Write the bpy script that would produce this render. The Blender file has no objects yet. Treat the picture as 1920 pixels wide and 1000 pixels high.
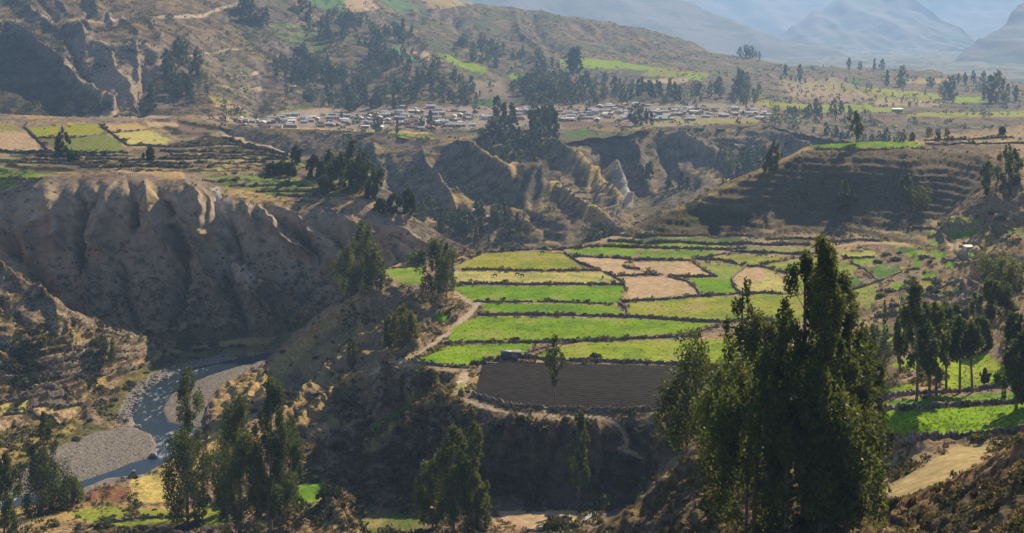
import bpy, math, random
import numpy as np
from mathutils import Vector
R = math.radians
sc = bpy.context.scene
col = sc.collection
rng = np.random.default_rng(7)
random.seed(7)

# ---------------------------------------------------------------- camera, world, sun, exposure
ZC, F, HY = 200.0, 2500.0, 40.0          # camera height, focal length in photo pixels, horizon row
cam_d = bpy.data.cameras.new("camera"); cam = bpy.data.objects.new("camera", cam_d); col.objects.link(cam)
cam.location = (0, 0, ZC); cam.rotation_euler = (R(90), 0, 0)
cam_d.sensor_width = 36; cam_d.lens = F / 1920 * 36
cam_d.shift_y = -(500 - HY) / 1920
cam_d.clip_start = 1; cam_d.clip_end = 60000
sc.camera = cam
SUN_AZ, SUN_EL = R(30), R(31)            # azimuth clockwise from +Y (to the right)
w = bpy.data.worlds.new("World"); sc.world = w; w.use_nodes = True
nt = w.node_tree; sky = nt.nodes.new("ShaderNodeTexSky"); sky.sky_type = 'NISHITA'
sky.sun_disc = False; sky.sun_elevation = SUN_EL; sky.sun_rotation = SUN_AZ
sky.altitude = 3000
bg = nt.nodes['Background']; nt.links.new(sky.outputs[0], bg.inputs[0]); bg.inputs[1].default_value = 0.062
sd = bpy.data.lights.new("sun", 'SUN'); sd.energy = 5.0; sd.angle = R(0.5); sd.color = (1.0, 0.86, 0.64)
so = bpy.data.objects.new("sun", sd); col.objects.link(so)
sdir = Vector((math.sin(SUN_AZ) * math.cos(SUN_EL), math.cos(SUN_AZ) * math.cos(SUN_EL), math.sin(SUN_EL)))
so.rotation_euler = sdir.to_track_quat('Z', 'Y').to_euler()
sc.view_settings.view_transform = 'Standard'; sc.view_settings.look = 'None'
sc.view_settings.exposure = 0.85; sc.view_settings.use_white_balance = True; sc.view_settings.white_balance_temperature = 7300; sc.view_settings.gamma = 1; sc.view_settings.use_curve_mapping = False
sc.cycles.max_bounces = 5; sc.cycles.diffuse_bounces = 2; sc.cycles.glossy_bounces = 1
sc.cycles.transmission_bounces = 2; sc.cycles.transparent_max_bounces = 4; sc.cycles.volume_bounces = 1
sc.cycles.use_denoising = True
sc.cycles.denoiser = 'OPENIMAGEDENOISE'; sc.cycles.denoising_prefilter = 'ACCURATE'; sc.cycles.denoising_input_passes = 'RGB_ALBEDO_NORMAL'

# ---------------------------------------------------------------- noise
def _h(ix, iy, s):
    h = (ix.astype(np.int64) * 374761393 + iy.astype(np.int64) * 668265263 + s * 2147483647) & 0xffffffff
    h = ((h ^ (h >> 13)) * 1274126177) & 0xffffffff
    return (h ^ (h >> 16)) & 0xffff
def noise(x, y, s=0):
    x = np.asarray(x, float); y = np.asarray(y, float)
    ix = np.floor(x); iy = np.floor(y); fx = x - ix; fy = y - iy
    ux = fx * fx * fx * (fx * (fx * 6 - 15) + 10); uy = fy * fy * fy * (fy * (fy * 6 - 15) + 10)
    def g(a, b):
        t = _h(ix + a, iy + b, s) * (2 * np.pi / 65536)
        return np.cos(t) * (fx - a) + np.sin(t) * (fy - b)
    n0 = g(0, 0) * (1 - ux) + g(1, 0) * ux; n1 = g(0, 1) * (1 - ux) + g(1, 1) * ux
    return (n0 * (1 - uy) + n1 * uy) * 1.5
def fbm(x, y, o=4, s=0, g=.5):
    v = 0; a = 1.0; t = 0
    for k in range(o):
        v = v + a * noise(x * 2 ** k + 17.3 * k, y * 2 ** k + 9.1 * k, s + k); t += a; a *= g
    return v / t * 1.6
def ridged(x, y, o=3, s=0):
    v = 0; a = 1.0; t = 0
    for k in range(o):
        v = v + a * (1 - 2 * np.abs(noise(x * 2 ** k + 5.7 * k, y * 2 ** k, s + k))); t += a; a *= .5
    return v / t
def sstep(a, b, x):
    t = np.clip((x - a) / (b - a), 0, 1); return t * t * (3 - 2 * t)
def inpoly(x, y, P):
    r = np.zeros(x.shape, bool); n = len(P)
    px = [p[0] for p in P]; py = [p[1] for p in P]
    sub = (x > min(px)) & (x < max(px)) & (y > min(py)) & (y < max(py))
    xs = x[sub]; ys = y[sub]; q = np.zeros(xs.shape, bool)
    for i in range(n):
        (x0, y0), (x1, y1) = P[i], P[(i + 1) % n]
        if y0 == y1: continue
        c = ((y0 > ys) != (y1 > ys)) & (xs < (x1 - x0) * (ys - y0) / (y1 - y0) + x0)
        q ^= c
    r[sub] = q
    return r
def dline(x, y, P, ay=1.0):
    d = np.full(x.shape, 1e9)
    for (x0, y0), (x1, y1) in zip(P[:-1], P[1:]):
        dx, dy = x1 - x0, (y1 - y0) * ay; L = dx * dx + dy * dy + 1e-9
        t = np.clip(((x - x0) * dx + (y - y0) * ay * dy) / L, 0, 1)
        d = np.minimum(d, np.hypot(x - x0 - t * dx, (y - y0) * ay - t * dy))
    return d
def polymask(x, y, P, soft):
    i = inpoly(x, y, P)
    if soft <= 0: return i.astype(float)
    px = [p[0] for p in P]; py = [p[1] for p in P]
    m = (x > min(px) - soft) & (x < max(px) + soft) & (y > min(py) - soft) & (y < max(py) + soft)
    out = np.zeros(x.shape)
    d = dline(x[m], y[m], list(P) + [P[0]], 1.6)
    out[m] = sstep(-soft, soft, np.where(i[m], d, -d))
    return out

# ---------------------------------------------------------------- tags
def tag(o, label=None, cat=None, group=None, kind=None):
    if label: o['label'] = label
    if cat: o['category'] = cat
    if group: o['group'] = group
    if kind: o['kind'] = kind
    return o
def empty(name, loc, rz=0, sx=1.0):
    o = bpy.data.objects.new(name, None); col.objects.link(o)
    o.location = loc; o.rotation_euler = (0, 0, rz); o.empty_display_size = .5
    return o
def mk(name, V, faces, mats, parent=None, midx=None, colr=None, smooth=False):
    """one mesh object from numpy verts and (n,k) faces or list of faces"""
    me = bpy.data.meshes.new(name)
    V = np.asarray(V, np.float32)
    if isinstance(faces, np.ndarray):
        n, k = faces.shape
        me.vertices.add(len(V)); me.vertices.foreach_set('co', V.ravel())
        me.loops.add(n * k); me.loops.foreach_set('vertex_index', faces.astype(np.int32).ravel())
        me.polygons.add(n); me.polygons.foreach_set('loop_start', np.arange(0, n * k, k, dtype=np.int32))
        me.polygons.foreach_set('loop_total', np.full(n, k, np.int32))
    else:
        me.from_pydata([tuple(v) for v in V], [], [tuple(f) for f in faces])
    if not isinstance(mats, (list, tuple)): mats = [mats]
    for m in mats: me.materials.append(m)
    if midx is not None: me.polygons.foreach_set('material_index', np.asarray(midx, np.int32))
    if colr is not None:
        a = me.color_attributes.new('Col', 'FLOAT_COLOR', 'POINT')
        c = np.ones((len(V), 4), np.float32); c[:, :3] = colr; a.data.foreach_set('color', c.ravel())
    if smooth: me.polygons.foreach_set('use_smooth', np.ones(len(me.polygons), bool))
    me.update(calc_edges=True); me.validate()
    o = bpy.data.objects.new(name, me); col.objects.link(o)
    if parent: o.parent = parent
    return o

# ---------------------------------------------------------------- materials
def newmat(name):
    m = bpy.data.materials.new(name); m.use_nodes = True
    n = m.node_tree.nodes; b = n['Principled BSDF']; return m, m.node_tree, n, b
def simple(name, c, rough=.9, var=.25, scale=3.0, metal=0.0, c2=None, bump=0.0):
    m, t, n, b = newmat(name)
    tc = n.new('ShaderNodeTexCoord'); nz = n.new('ShaderNodeTexNoise'); nz.inputs['Scale'].default_value = scale
    nz.inputs['Detail'].default_value = 5
    t.links.new(tc.outputs['Object'], nz.inputs['Vector'])
    mx = n.new('ShaderNodeMix'); mx.data_type = 'RGBA'
    a = c; z = c2 or tuple(v * (1 - var * 1.6) for v in c)
    mx.inputs['A'].default_value = (*[v * (1 + var) for v in a], 1); mx.inputs['B'].default_value = (*z, 1)
    rp = n.new('ShaderNodeMapRange'); rp.inputs[1].default_value = .35; rp.inputs[2].default_value = .65
    t.links.new(nz.outputs[0], rp.inputs[0]); t.links.new(rp.outputs[0], mx.inputs['Factor'])
    t.links.new(mx.outputs['Result'], b.inputs['Base Color'])
    b.inputs['Roughness'].default_value = rough; b.inputs['Metallic'].default_value = metal
    b.inputs['Specular IOR Level'].default_value = .2
    if bump:
        bp = n.new('ShaderNodeBump'); bp.inputs['Distance'].default_value = bump
        t.links.new(nz.outputs[0], bp.inputs['Height']); t.links.new(bp.outputs[0], b.inputs['Normal'])
    return m
def ground_mat(name, sc1, bumpd, fine=.5, var=.35, wave=None):
    """ground: the albedo map carried by the mesh, broken up by soil and tuft noise"""
    m, t, n, b = newmat(name)
    at = n.new('ShaderNodeAttribute'); at.attribute_name = 'Col'
    tc = n.new('ShaderNodeTexCoord')
    n1 = n.new('ShaderNodeTexNoise'); n1.inputs['Scale'].default_value = sc1; n1.inputs['Detail'].default_value = 8
    n1.inputs['Roughness'].default_value = .7
    t.links.new(tc.outputs['Object'], n1.inputs['Vector'])
    r1 = n.new('ShaderNodeMapRange'); r1.inputs[1].default_value = .3; r1.inputs[2].default_value = .7
    r1.inputs[3].default_value = 1 - var; r1.inputs[4].default_value = 1 + var * 1.1
    t.links.new(n1.outputs[0], r1.inputs[0])
    mul = n.new('ShaderNodeVectorMath'); mul.operation = 'SCALE'
    t.links.new(at.outputs['Color'], mul.inputs[0]); t.links.new(r1.outputs[0], mul.inputs['Scale'])
    t.links.new(mul.outputs[0], b.inputs['Base Color'])
    bp = n.new('ShaderNodeBump'); bp.inputs['Distance'].default_value = bumpd; bp.inputs['Strength'].default_value = fine
    hs = n1.outputs[0]
    if wave:
        mp = n.new('ShaderNodeMapping'); mp.inputs['Rotation'].default_value = (0, 0, R(wave[1]))
        t.links.new(tc.outputs['Object'], mp.inputs[0])
        wv = n.new('ShaderNodeTexWave'); wv.inputs['Scale'].default_value = wave[0]; wv.inputs['Distortion'].default_value = 2.2
        wv.inputs['Detail Scale'].default_value = .3; wv.inputs['Detail'].default_value = 3
        t.links.new(mp.outputs[0], wv.inputs[0])
        ad = n.new('ShaderNodeMath'); ad.operation = 'ADD'
        t.links.new(wv.outputs[1], ad.inputs[0]); t.links.new(n1.outputs[0], ad.inputs[1]); hs = ad.outputs[0]
    t.links.new(hs, bp.inputs['Height']); t.links.new(bp.outputs[0], b.inputs['Normal'])
    b.inputs['Roughness'].default_value = .95; b.inputs['Specular IOR Level'].default_value = .04
    return m
def leaf_mat(name, c1, c2, trans=.35):
    m, t, n, b = newmat(name)
    tc = n.new('ShaderNodeTexCoord'); nz = n.new('ShaderNodeTexNoise'); nz.inputs['Scale'].default_value = .6
    nz.inputs['Detail'].default_value = 4; t.links.new(tc.outputs['Object'], nz.inputs['Vector'])
    oi = n.new('ShaderNodeObjectInfo')
    ad = n.new('ShaderNodeMath'); ad.operation = 'MULTIPLY_ADD'; ad.inputs[1].default_value = .35; ad.inputs[2].default_value = -.17
    t.links.new(oi.outputs['Random'], ad.inputs[0])
    a2 = n.new('ShaderNodeMath'); a2.operation = 'ADD'; t.links.new(nz.outputs[0], a2.inputs[0]); t.links.new(ad.outputs[0], a2.inputs[1])
    rp = n.new('ShaderNodeMapRange'); rp.inputs[1].default_value = .3; rp.inputs[2].default_value = .7
    t.links.new(a2.outputs[0], rp.inputs[0])
    mx = n.new('ShaderNodeMix'); mx.data_type = 'RGBA'; mx.inputs['A'].default_value = (*c1, 1); mx.inputs['B'].default_value = (*c2, 1)
    t.links.new(rp.outputs[0], mx.inputs['Factor'])
    t.links.new(mx.outputs['Result'], b.inputs['Base Color'])
    b.inputs['Roughness'].default_value = .6; b.inputs['Specular IOR Level'].default_value = .25
    tr = n.new('ShaderNodeBsdfTranslucent'); ms = n.new('ShaderNodeMixShader'); ms.inputs[0].default_value = trans
    hs = n.new('ShaderNodeHueSaturation'); hs.inputs['Value'].default_value = 1.5; hs.inputs['Hue'].default_value = .485
    t.links.new(mx.outputs['Result'], hs.inputs['Color']); t.links.new(hs.outputs[0], tr.inputs['Color'])
    t.links.new(b.outputs[0], ms.inputs[1]); t.links.new(tr.outputs[0], ms.inputs[2])
    t.links.new(ms.outputs[0], n['Material Output'].inputs['Surface'])
    return m
M = {}
M['near'] = ground_mat('near_ground', .9, .6, 1.0, .55)
M['mid'] = ground_mat('mid_ground', .4, 1.0, .9, .5)
M['cliff'] = ground_mat('cliff_earth', .22, .7, .8, .24)
M['far'] = ground_mat('far_ground', .02, 8, .5, .25)
M['grass'] = ground_mat('field_grass', .45, .2, .5, .26)
M['stubble'] = ground_mat('stubble_soil', .4, .3, .8, .34)
M['plough'] = ground_mat('ploughed_soil', .35, .22, .8, .6, wave=(.16, 74))
M['gravel'] = ground_mat('river_gravel', 1.6, .4, 1.0, .4)
M['leaf'] = leaf_mat('eucalyptus_leaves', (.040, .062, .012), (.095, .125, .018), .44)
M['leaf_far'] = leaf_mat('far_leaves', (.034, .060, .018), (.075, .105, .028), .35)
M['leaf_yellow'] = leaf_mat('yellow_green_leaves', (.09, .11, .018), (.18, .18, .03), .4)
M['shrub'] = leaf_mat('shrub_leaves', (.030, .036, .012), (.10, .10, .030), .3)
M['dryshrub'] = leaf_mat('dry_shrub', (.11, .085, .035), (.26, .20, .08), .35)
M['greygreen'] = leaf_mat('grey_green_shrub', (.07, .085, .05), (.13, .14, .07), .3)
M['bark'] = simple('bark', (.19, .15, .115), .9, .3, 1.2)
M['stone'] = simple('dry_stone', (.22, .185, .145), .95, .4, 1.5, bump=.2)
M['rock'] = simple('river_rock', (.30, .29, .28), .85, .4, .8, bump=.15)
# ---------------------------------------------------------------- terrain sheets
GREEN = (.120, .250, .001); LIME = (.190, .290, .003); OLIVE = (.245, .255, .020); PALEOL = (.40, .36, .12)
TAN = (.42, .30, .19); GOLD = (.45, .32, .12); SOIL = (.060, .047, .038); DGREEN = (.055, .135, .02)
ROCKC = (.34, .27, .205); BROWN = (.15, .10, .065); GREYB = (.20, .155, .125); PATH = (.46, .37, .27); SCRUB_AND_SHADE = (.050, .048, .022)  # last one: dark scrub colour, also used as painted shade on terrace risers
GRAVEL = (.30, .27, .245); MOSS = (.10, .11, .03); TEAL = (.09, .17, .06)

def tps_fit(P):
    X = np.array([(p[0] / 100, p[1] / 60) for p in P]); 
    v = np.array([(p[1] - HY) / (F * -p[2]) if p[2] < 0 else 1 / p[2] for p in P]) * 1000
    n = len(P); r = np.hypot(X[:, None, 0] - X[None, :, 0], X[:, None, 1] - X[None, :, 1])
    K = np.where(r > 0, r * r * np.log(r + 1e-12), 0) + np.eye(n) * .02
    A = np.zeros((n + 3, n + 3)); A[:n, :n] = K; A[:n, n] = 1; A[:n, n + 1:] = X; A[n, :n] = 1; A[n + 1:, :n] = X.T
    wv = np.linalg.solve(A, np.r_[v, 0, 0, 0])
    def f(x, y):
        xs = x.ravel() / 100; ys = y.ravel() / 60; out = wv[n] + wv[n + 1] * xs + wv[n + 2] * ys
        for i in range(n):
            q = (xs - X[i, 0]) ** 2 + (ys - X[i, 1]) ** 2
            out = out + wv[i] * .5 * q * np.log(q + 1e-12)
        return 1000 / np.maximum(out, .05).reshape(x.shape)
    return f
def lin(x, P):
    return np.interp(x, [p[0] for p in P], [p[1] for p in P])
def proj(x, y, d):
    return np.stack([(x - 960) / F * d, d + 0 * x, ZC - (y - HY) / F * d], -1)

class Sheet:
    def __init__(s, name, label, x0, x1, dx, rows, top, bot, ctrl, skirt=(60, 40), topj=3.0, botj=0.0):
        s.name = name; s.label = label
        s.xs = np.arange(x0, x1 + .1, dx); n = len(s.xs)
        yt = lin(s.xs, top) + topj * fbm(s.xs / 40, 0 * s.xs, 4, 3); yb = lin(s.xs, bot) + botj * fbm(s.xs / 22, 0 * s.xs + 7, 4, 19)
        yt = np.minimum(yt, yb - 2)
        t = np.linspace(0, 1, rows)[:, None]
        s.X = np.broadcast_to(s.xs, (rows, n)).copy(); s.Y = yt + (yb - yt) * t
        s.yt = yt; s.yb = yb; s.rows = rows
        s.D = tps_fit(ctrl)(s.X, s.Y)
        bad = (np.diff(s.D, axis=0) > 0).mean(); print(name, 'verts', s.X.size, 'depth range', s.D.min().round(), s.D.max().round(), 'bad', round(float(bad), 3))
        s.D = np.minimum.accumulate(s.D, axis=0)
        s.P = proj(s.X, s.Y, s.D); s.skirt = skirt
        s.W = s.P.copy()
    def normals(s):
        dx = np.gradient(s.P, axis=1); dy = np.gradient(s.P, axis=0)
        n = np.cross(dy, dx); n /= np.linalg.norm(n, axis=-1, keepdims=True) + 1e-9
        n *= np.sign(n[..., 2:3] + 1e-9) if False else 1
        n = np.where((n[..., 1:2] > 0) & (n[..., 2:3] < 0), -n, n)
        return n
    def displace(s, a):
        n = s.normals()
        # wide smoothing of the normal keeps the relief from folding
        s.P = s.P + n * a[..., None]
    def strokes(s, L):
        a = np.zeros(s.X.shape)
        wx = s.X + 7 * fbm(s.X / 28, s.Y / 28, 3, 11); wy = s.Y + 7 * fbm(s.X / 28, s.Y / 28, 3, 23)
        for (pl, wd, am) in L:
            x0, x1 = min(p[0] for p in pl) - 4 * wd, max(p[0] for p in pl) + 4 * wd
            m = (s.xs > x0) & (s.xs < x1)
            if not m.any(): continue
            d = dline(wx[:, m], wy[:, m], pl)
            a[:, m] += am * (np.exp(-d / wd) * .6 + np.exp(-(d / wd) ** 2) * .4)
        return a
    def grid_faces(s):
        r, c = s.X.shape; i = np.arange(r * c).reshape(r, c)
        return np.stack([i[1:, :-1], i[1:, 1:], i[:-1, 1:], i[:-1, :-1]], -1)
    def at(s, x, y):
        """world point on the ground seen at photo pixel (x, y)"""
        c = np.clip((np.asarray(x, float) - s.xs[0]) / (s.xs[1] - s.xs[0]), 0, len(s.xs) - 1.001); c0 = c.astype(int); fc = c - c0
        out = 0
        for k, wk in ((0, 1 - fc), (1, fc)):
            q = c0 + k; tt = np.clip((y - s.yt[q]) / (s.yb[q] - s.yt[q]) * (s.rows - 1), 0, s.rows - 1.001); r0 = tt.astype(int); fr = tt - r0
            out = out + (s.P[r0, q] * (1 - fr)[..., None] + s.P[r0 + 1, q] * fr[..., None]) * wk[..., None]
        return out
    def build(s, mat, colr, cuts=(), kind='structure'):
        """cuts: (name, mask on cells, material); each becomes its own ground object"""
        r, c = s.X.shape; fc = s.grid_faces(); used = np.zeros((r - 1, c - 1), bool)
        cx = (s.X[1:, 1:] + s.X[:-1, :-1]) / 2; cy = (s.Y[1:, 1:] + s.Y[:-1, :-1]) / 2
        V = s.P.reshape(-1, 3); C = colr.reshape(-1, 3)
        for (nm, lab, poly, m) in cuts:
            k = inpoly(cx, cy, poly) & ~used; used |= k
            if k.sum() < 2: print('empty cut', nm, poly[0]); continue
            f = fc[k]; u, inv = np.unique(f, return_inverse=True)
            o = mk(nm, V[u], inv.reshape(f.shape), m, colr=C[u], smooth=True); tag(o, lab, kind='structure')
        f = fc[~used]
        # skirt: the ground goes on behind its own skyline and down in front
        top = s.P[0].copy(); g = []
        for q in (1, 2, 3):
            p = top.copy(); dirv = np.stack([p[:, 0] / p[:, 1], np.ones(len(p))], -1)
            p[:, :2] += dirv * s.skirt[0] * q / 3; p[:, 2] -= s.skirt[1] * (q / 3) ** 1.3; g.append(p)
        G = np.stack(g[::-1] + [top]); G2 = G[:-1].reshape(-1, 3); n0 = len(V)
        ii = np.vstack([n0 + np.arange(3 * c).reshape(3, c), np.arange(c)[None]])
        sk = np.stack([ii[1:, :-1], ii[1:, 1:], ii[:-1, 1:], ii[:-1, :-1]], -1).reshape(-1, 4)
        V2 = np.vstack([V, G2]); C2 = np.vstack([C, np.tile(colr[0], (3, 1))])
        f = np.vstack([f.reshape(-1, 4), sk])
        u, inv = np.unique(f, return_inverse=True)
        o = mk(s.name, V2[u], inv.reshape(f.shape), mat, colr=C2[u], smooth=True)
        tag(o, s.label, kind=kind); return o

def mix(a, b, t):
    return a + (np.asarray(b) - a) * t[..., None]
def basecol(s, sc=1.0, rockc=ROCKC, steep=.62, seed=0, scrub=.5):
    x, y, z = s.P[..., 0] / sc, s.P[..., 1] / sc, s.P[..., 2] / sc
    n = s.normals(); u = x + .4 * z; v = y + .9 * z
    c = np.ones(s.X.shape + (3,)) * np.array(TAN) * .8
    c = mix(c, np.array(GREYB) * 1.25, sstep(-.2, .35, fbm(u / 45, v / 45, 4, seed + 1)))
    c = mix(c, GOLD, sstep(.0, .5, fbm(u / 25, v / 25, 4, seed + 2)) * .75)
    c = mix(c, BROWN, sstep(.0, .45, fbm(u / 14, v / 14, 4, seed + 3)) * .7)
    c = mix(c, rockc, sstep(steep + .12, steep - .1, n[..., 2] + .1 * fbm(u / 12, v / 12, 3, seed + 5)))
    c = mix(c, SCRUB_AND_SHADE, sstep(.5 - scrub, .75 - scrub, fbm(u / 7, v / 7, 4, seed + 4, .65)) * .75)
    c = mix(c, SCRUB_AND_SHADE, sstep(.25, .5, fbm(u / 2.6, v / 2.6, 2, seed + 7, .7)) * .6)
    c = c * (1 + .25 * fbm(u / 3, v / 3, 3, seed + 6, .7))[..., None]
    return c
def paint(s, c, Z, warp=4):
    wx = s.X + warp * fbm(s.X / 14, s.Y / 7, 3, 31); wy = s.Y + warp * .6 * fbm(s.X / 14, s.Y / 7, 3, 37)
    sp = 1 + .22 * fbm(s.P[..., 0] / 2.5, s.P[..., 1] / 2.5, 3, 41, .7)
    for z in Z:
        cc, poly, soft = z[:3]; st = z[3] if len(z) > 3 else 1.0
        m = polymask(wx, wy, poly, soft) * st
        c = mix(c, np.array(cc) * sp[..., None], m)
    return c
def paintline(s, c, L, warp=3):
    wx = s.X + warp * fbm(s.X / 20, s.Y / 10, 3, 51); wy = s.Y + warp * .6 * fbm(s.X / 20, s.Y / 10, 3, 57)
    for (cc, pl, wd, st) in L:
        x0, x1 = min(p[0] for p in pl) - 9 * wd, max(p[0] for p in pl) + 9 * wd
        k = (s.xs > x0) & (s.xs < x1)
        if not k.any(): continue
        d = dline(wx[:, k], wy[:, k], pl)
        c[:, k] = mix(c[:, k], np.array(cc), sstep(wd * 1.2, wd * .5, d) * st)
    return c
def terrace(s, poly, h, soft=12, st=1.0, tilt=.02, seed=0, edge=.28):
    """step a slope into level benches with steep risers"""
    m = polymask(s.X, s.Y, poly, soft) * st
    z = s.P[..., 2] + tilt * s.P[..., 0] + h * .35 * fbm(s.P[..., 0] / 60, s.P[..., 1] / 60, 2, seed)
    q = z / h; fl = np.floor(q); fr = q - fl
    z2 = h * (fl + sstep(1 - edge, 1, fr)); s.P[..., 2] += (z2 - z) * m
    return m, sstep(1 - edge, 1 - edge * .6, fr) * m, fl

# ---- far mountains ---------------------------------------------------------
def mountain(name, label, x0, x1, top, bot, ctrl, amp, scl, dx=6, rows=110, seed=0, cc=(.20, .17, .14), skirt=(900, 500)):
    s = Sheet(name, label, x0, x1, dx, rows, top, bot, ctrl, skirt)
    x, y, z = s.P[..., 0], s.P[..., 1], s.P[..., 2]
    u = (x + .35 * z) / scl; v = (y * .5 + z) / (scl * 3)
    s.displace(amp * (ridged(u, v, 3, seed) - .3) + amp * .16 * fbm(x / scl * 3, (y + z) / scl * 3, 4, seed + 3))
    c = np.ones(s.X.shape + (3,)) * np.array(cc)
    c = mix(c, (.11, .12, .08), sstep(0, .5, fbm(x / scl / .5, (z + y) / scl / .8, 4, seed + 8)))
    c = mix(c, (.30, .26, .21), sstep(.25, .6, fbm(x / scl * 1.3, (z + y) / scl * 1.1, 4, seed + 9)) * .7)
    s.build(M['far'], c)
    return s
mountain('mountain_range', 'pale blue mountain wall closing the far end of the valley', -700, 2600,
    [(-700, -75), (300, -70), (1200, -78), (1620, -70), (1760, -60), (2000, -70), (2600, -75)],
    [(-700, 150), (2600, 150)],
    [(-700, 150, 9800), (2600, 150, 9800), (900, 150, 10000), (1700, 150, 10000), (900, -80, 13500), (2600, -90, 13000), (-700, -90, 13000), (1700, -60, 13200), (1700, 60, 11600), (900, 0, 12000)], 110, 900, dx=9, seed=5)
mountain('mountain', 'hazy blue mountain peak between the two nearer slopes', 1250, 2150,
    [(1250, 150), (1400, 105), (1465, 70), (1540, 24), (1580, 6), (1610, -14), (1650, -24), (1700, -8), (1740, 22), (1800, 52), (1850, 82), (1930, 104), (2150, 150)],
    [(1250, 152), (2150, 152)],
    [(1250, 150, 8000), (1700, 150, 7900), (2150, 150, 8000), (1640, -36, 10200), (1640, 50, 9200), (1400, 105, 8500), (1850, 85, 8500)], 85, 620, dx=5, seed=9)
mountain('mountain', 'long blue-grey mountain slope falling right behind the brown ridge', 600, 1720,
    [(600, -110), (760, -90), (880, -60), (1000, -34), (1120, -22), (1200, -14), (1290, 2), (1340, 22), (1390, 44), (1430, 60), (1480, 80), (1560, 96), (1640, 108), (1720, 125)],
    [(600, 160), (1720, 160)],
    [(600, 160, 5900), (1720, 160, 5900), (1100, 160, 5900), (1290, 2, 7800), (900, -60, 8000), (600, -100, 8400), (1000, 60, 6900), (1480, 80, 7000), (1640, 108, 6800)], 40, 800, dx=4, rows=150, seed=15)
mountain('mountain', 'dark blue-grey mountain flank rising at the right edge', 1640, 2500,
    [(1640, 176), (1745, 134), (1785, 112), (1812, 90), (1838, 74), (1858, 58), (1882, 40), (1910, 16), (2000, -50), (2150, -90), (2500, -110)],
    [(1640, 180), (2500, 180)],
    [(1700, 178, 5100), (2500, 180, 4700), (1785, 130, 5600), (1920, 22, 6400), (2150, -100, 6800), (2500, -110, 6900), (1920, 150, 5100), (2100, 100, 5300)], 42, 420, dx=4, rows=130, seed=25, cc=(.15, .12, .12))
s = Sheet('valley_floor', 'hazy far valley floor before the blue mountains', 1000, 2400, 6, 60, [(1000, 92), (2400, 92)], [(1000, 200), (2400, 200)],
    [(1000, 92, -185), (2400, 92, -185), (1000, 200, -160), (2400, 200, -160), (1700, 130, -172)], (900, 20))
s.displace(12 * fbm(s.P[..., 0] / 250, s.P[..., 1] / 500, 4, 4))
c = np.ones(s.X.shape + (3,)) * np.array((.2, .17, .12)); c = mix(c, (.06, .08, .04), sstep(-.1, .3, fbm(s.P[..., 0] / 120, s.P[..., 1] / 300, 4, 6)))
s.build(M['far'], c); FLOOR = s

# ---- G: brown ridge, wooded slopes and the village plateau -------------------
G = Sheet('hillside', 'brown hillside with gullies, woods and small fields above the village', -200, 2120, 2.6, 250,
    [(-200, -260), (200, -220), (450, -150), (640, -60), (720, -30), (800, -6), (860, 2), (920, 12), (1000, 21), (1100, 38), (1200, 58), (1280, 80), (1330, 95), (1385, 106), (1430, 114), (1480, 124), (1560, 127), (1640, 128), (1760, 136), (1850, 148), (1920, 156), (2120, 165)],
    [(-200, 226), (380, 236), (430, 240), (520, 246), (640, 249), (740, 256), (810, 266), (870, 262), (930, 256), (1000, 252), (1060, 266), (1150, 256), (1230, 243), (1300, 241), (1440, 236), (1480, 246), (1560, 262), (1640, 266), (1760, 254), (2120, 246)],
    [(-200, 216, 1380), (0, 216, 1380), (200, 220, 1390), (400, 222, 1400), (300, 200, 1480), (480, 200, 1560), (-200, 226, 1350), (420, 240, 1380),
     (640, 249, 1390), (810, 266, 1330), (1000, 252, 1420), (1230, 243, 1460), (1440, 236, 1500), (1640, 266, 1420), (1900, 250, 1500), (2120, 246, 1500),
     (640, 205, 1720), (900, 198, 1780), (1150, 196, 1820), (1350, 196, 1860), (1600, 205, 1820), (1900, 205, 1820), (2120, 205, 1820),
     (0, 150, 1500), (0, 80, 1600), (0, 40, 1750), (100, 150, 1500), (120, 70, 1620), (250, 150, 1530), (280, 80, 1640), (200, 40, 1760), (400, 120, 1750), (400, 40, 1950), (0, -100, 2200), (400, -120, 2500), (-200, -260, 2700), (-200, 50, 1650),
     (520, 150, 1830), (560, 80, 2050), (620, 20, 2350), (640, -50, 2700), (700, 120, 2050), (780, 70, 2350), (800, 0, 2900), (920, 12, 3000), (900, 60, 2600), (1000, 21, 3050),
     (860, 110, 2250), (880, 132, 2150), (880, 150, 1980), (1000, 112, 2350), (1000, 145, 2200), (1050, 165, 1980), (1150, 122, 2450), (1200, 58, 3050), (1200, 90, 2750), (1250, 130, 2430), (1300, 165, 2050), (1385, 106, 2950), (1430, 150, 2350), (1480, 124, 2850), (1480, 185, 2000),
     (1600, 160, 2350), (1600, 128, 2900), (1760, 136, 2850), (1760, 175, 2150), (1920, 156, 2600), (1920, 185, 2100), (2120, 165, 2500)],
    (500, 200), 2.0, 5.0)
x, y = G.X, G.Y; Px, Py, Pz = G.P[..., 0], G.P[..., 1], G.P[..., 2]
slope = 1 - polymask(x, y, [(-250, 212), (430, 212), (700, 196), (900, 194), (1450, 186), (2200, 180), (2200, 300), (-250, 300)], 8)
fl = polymask(x, y, [(1060, 100), (1420, 130), (1500, 160), (2200, 150), (2200, 200), (1300, 180), (1000, 150)], 12)
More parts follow.
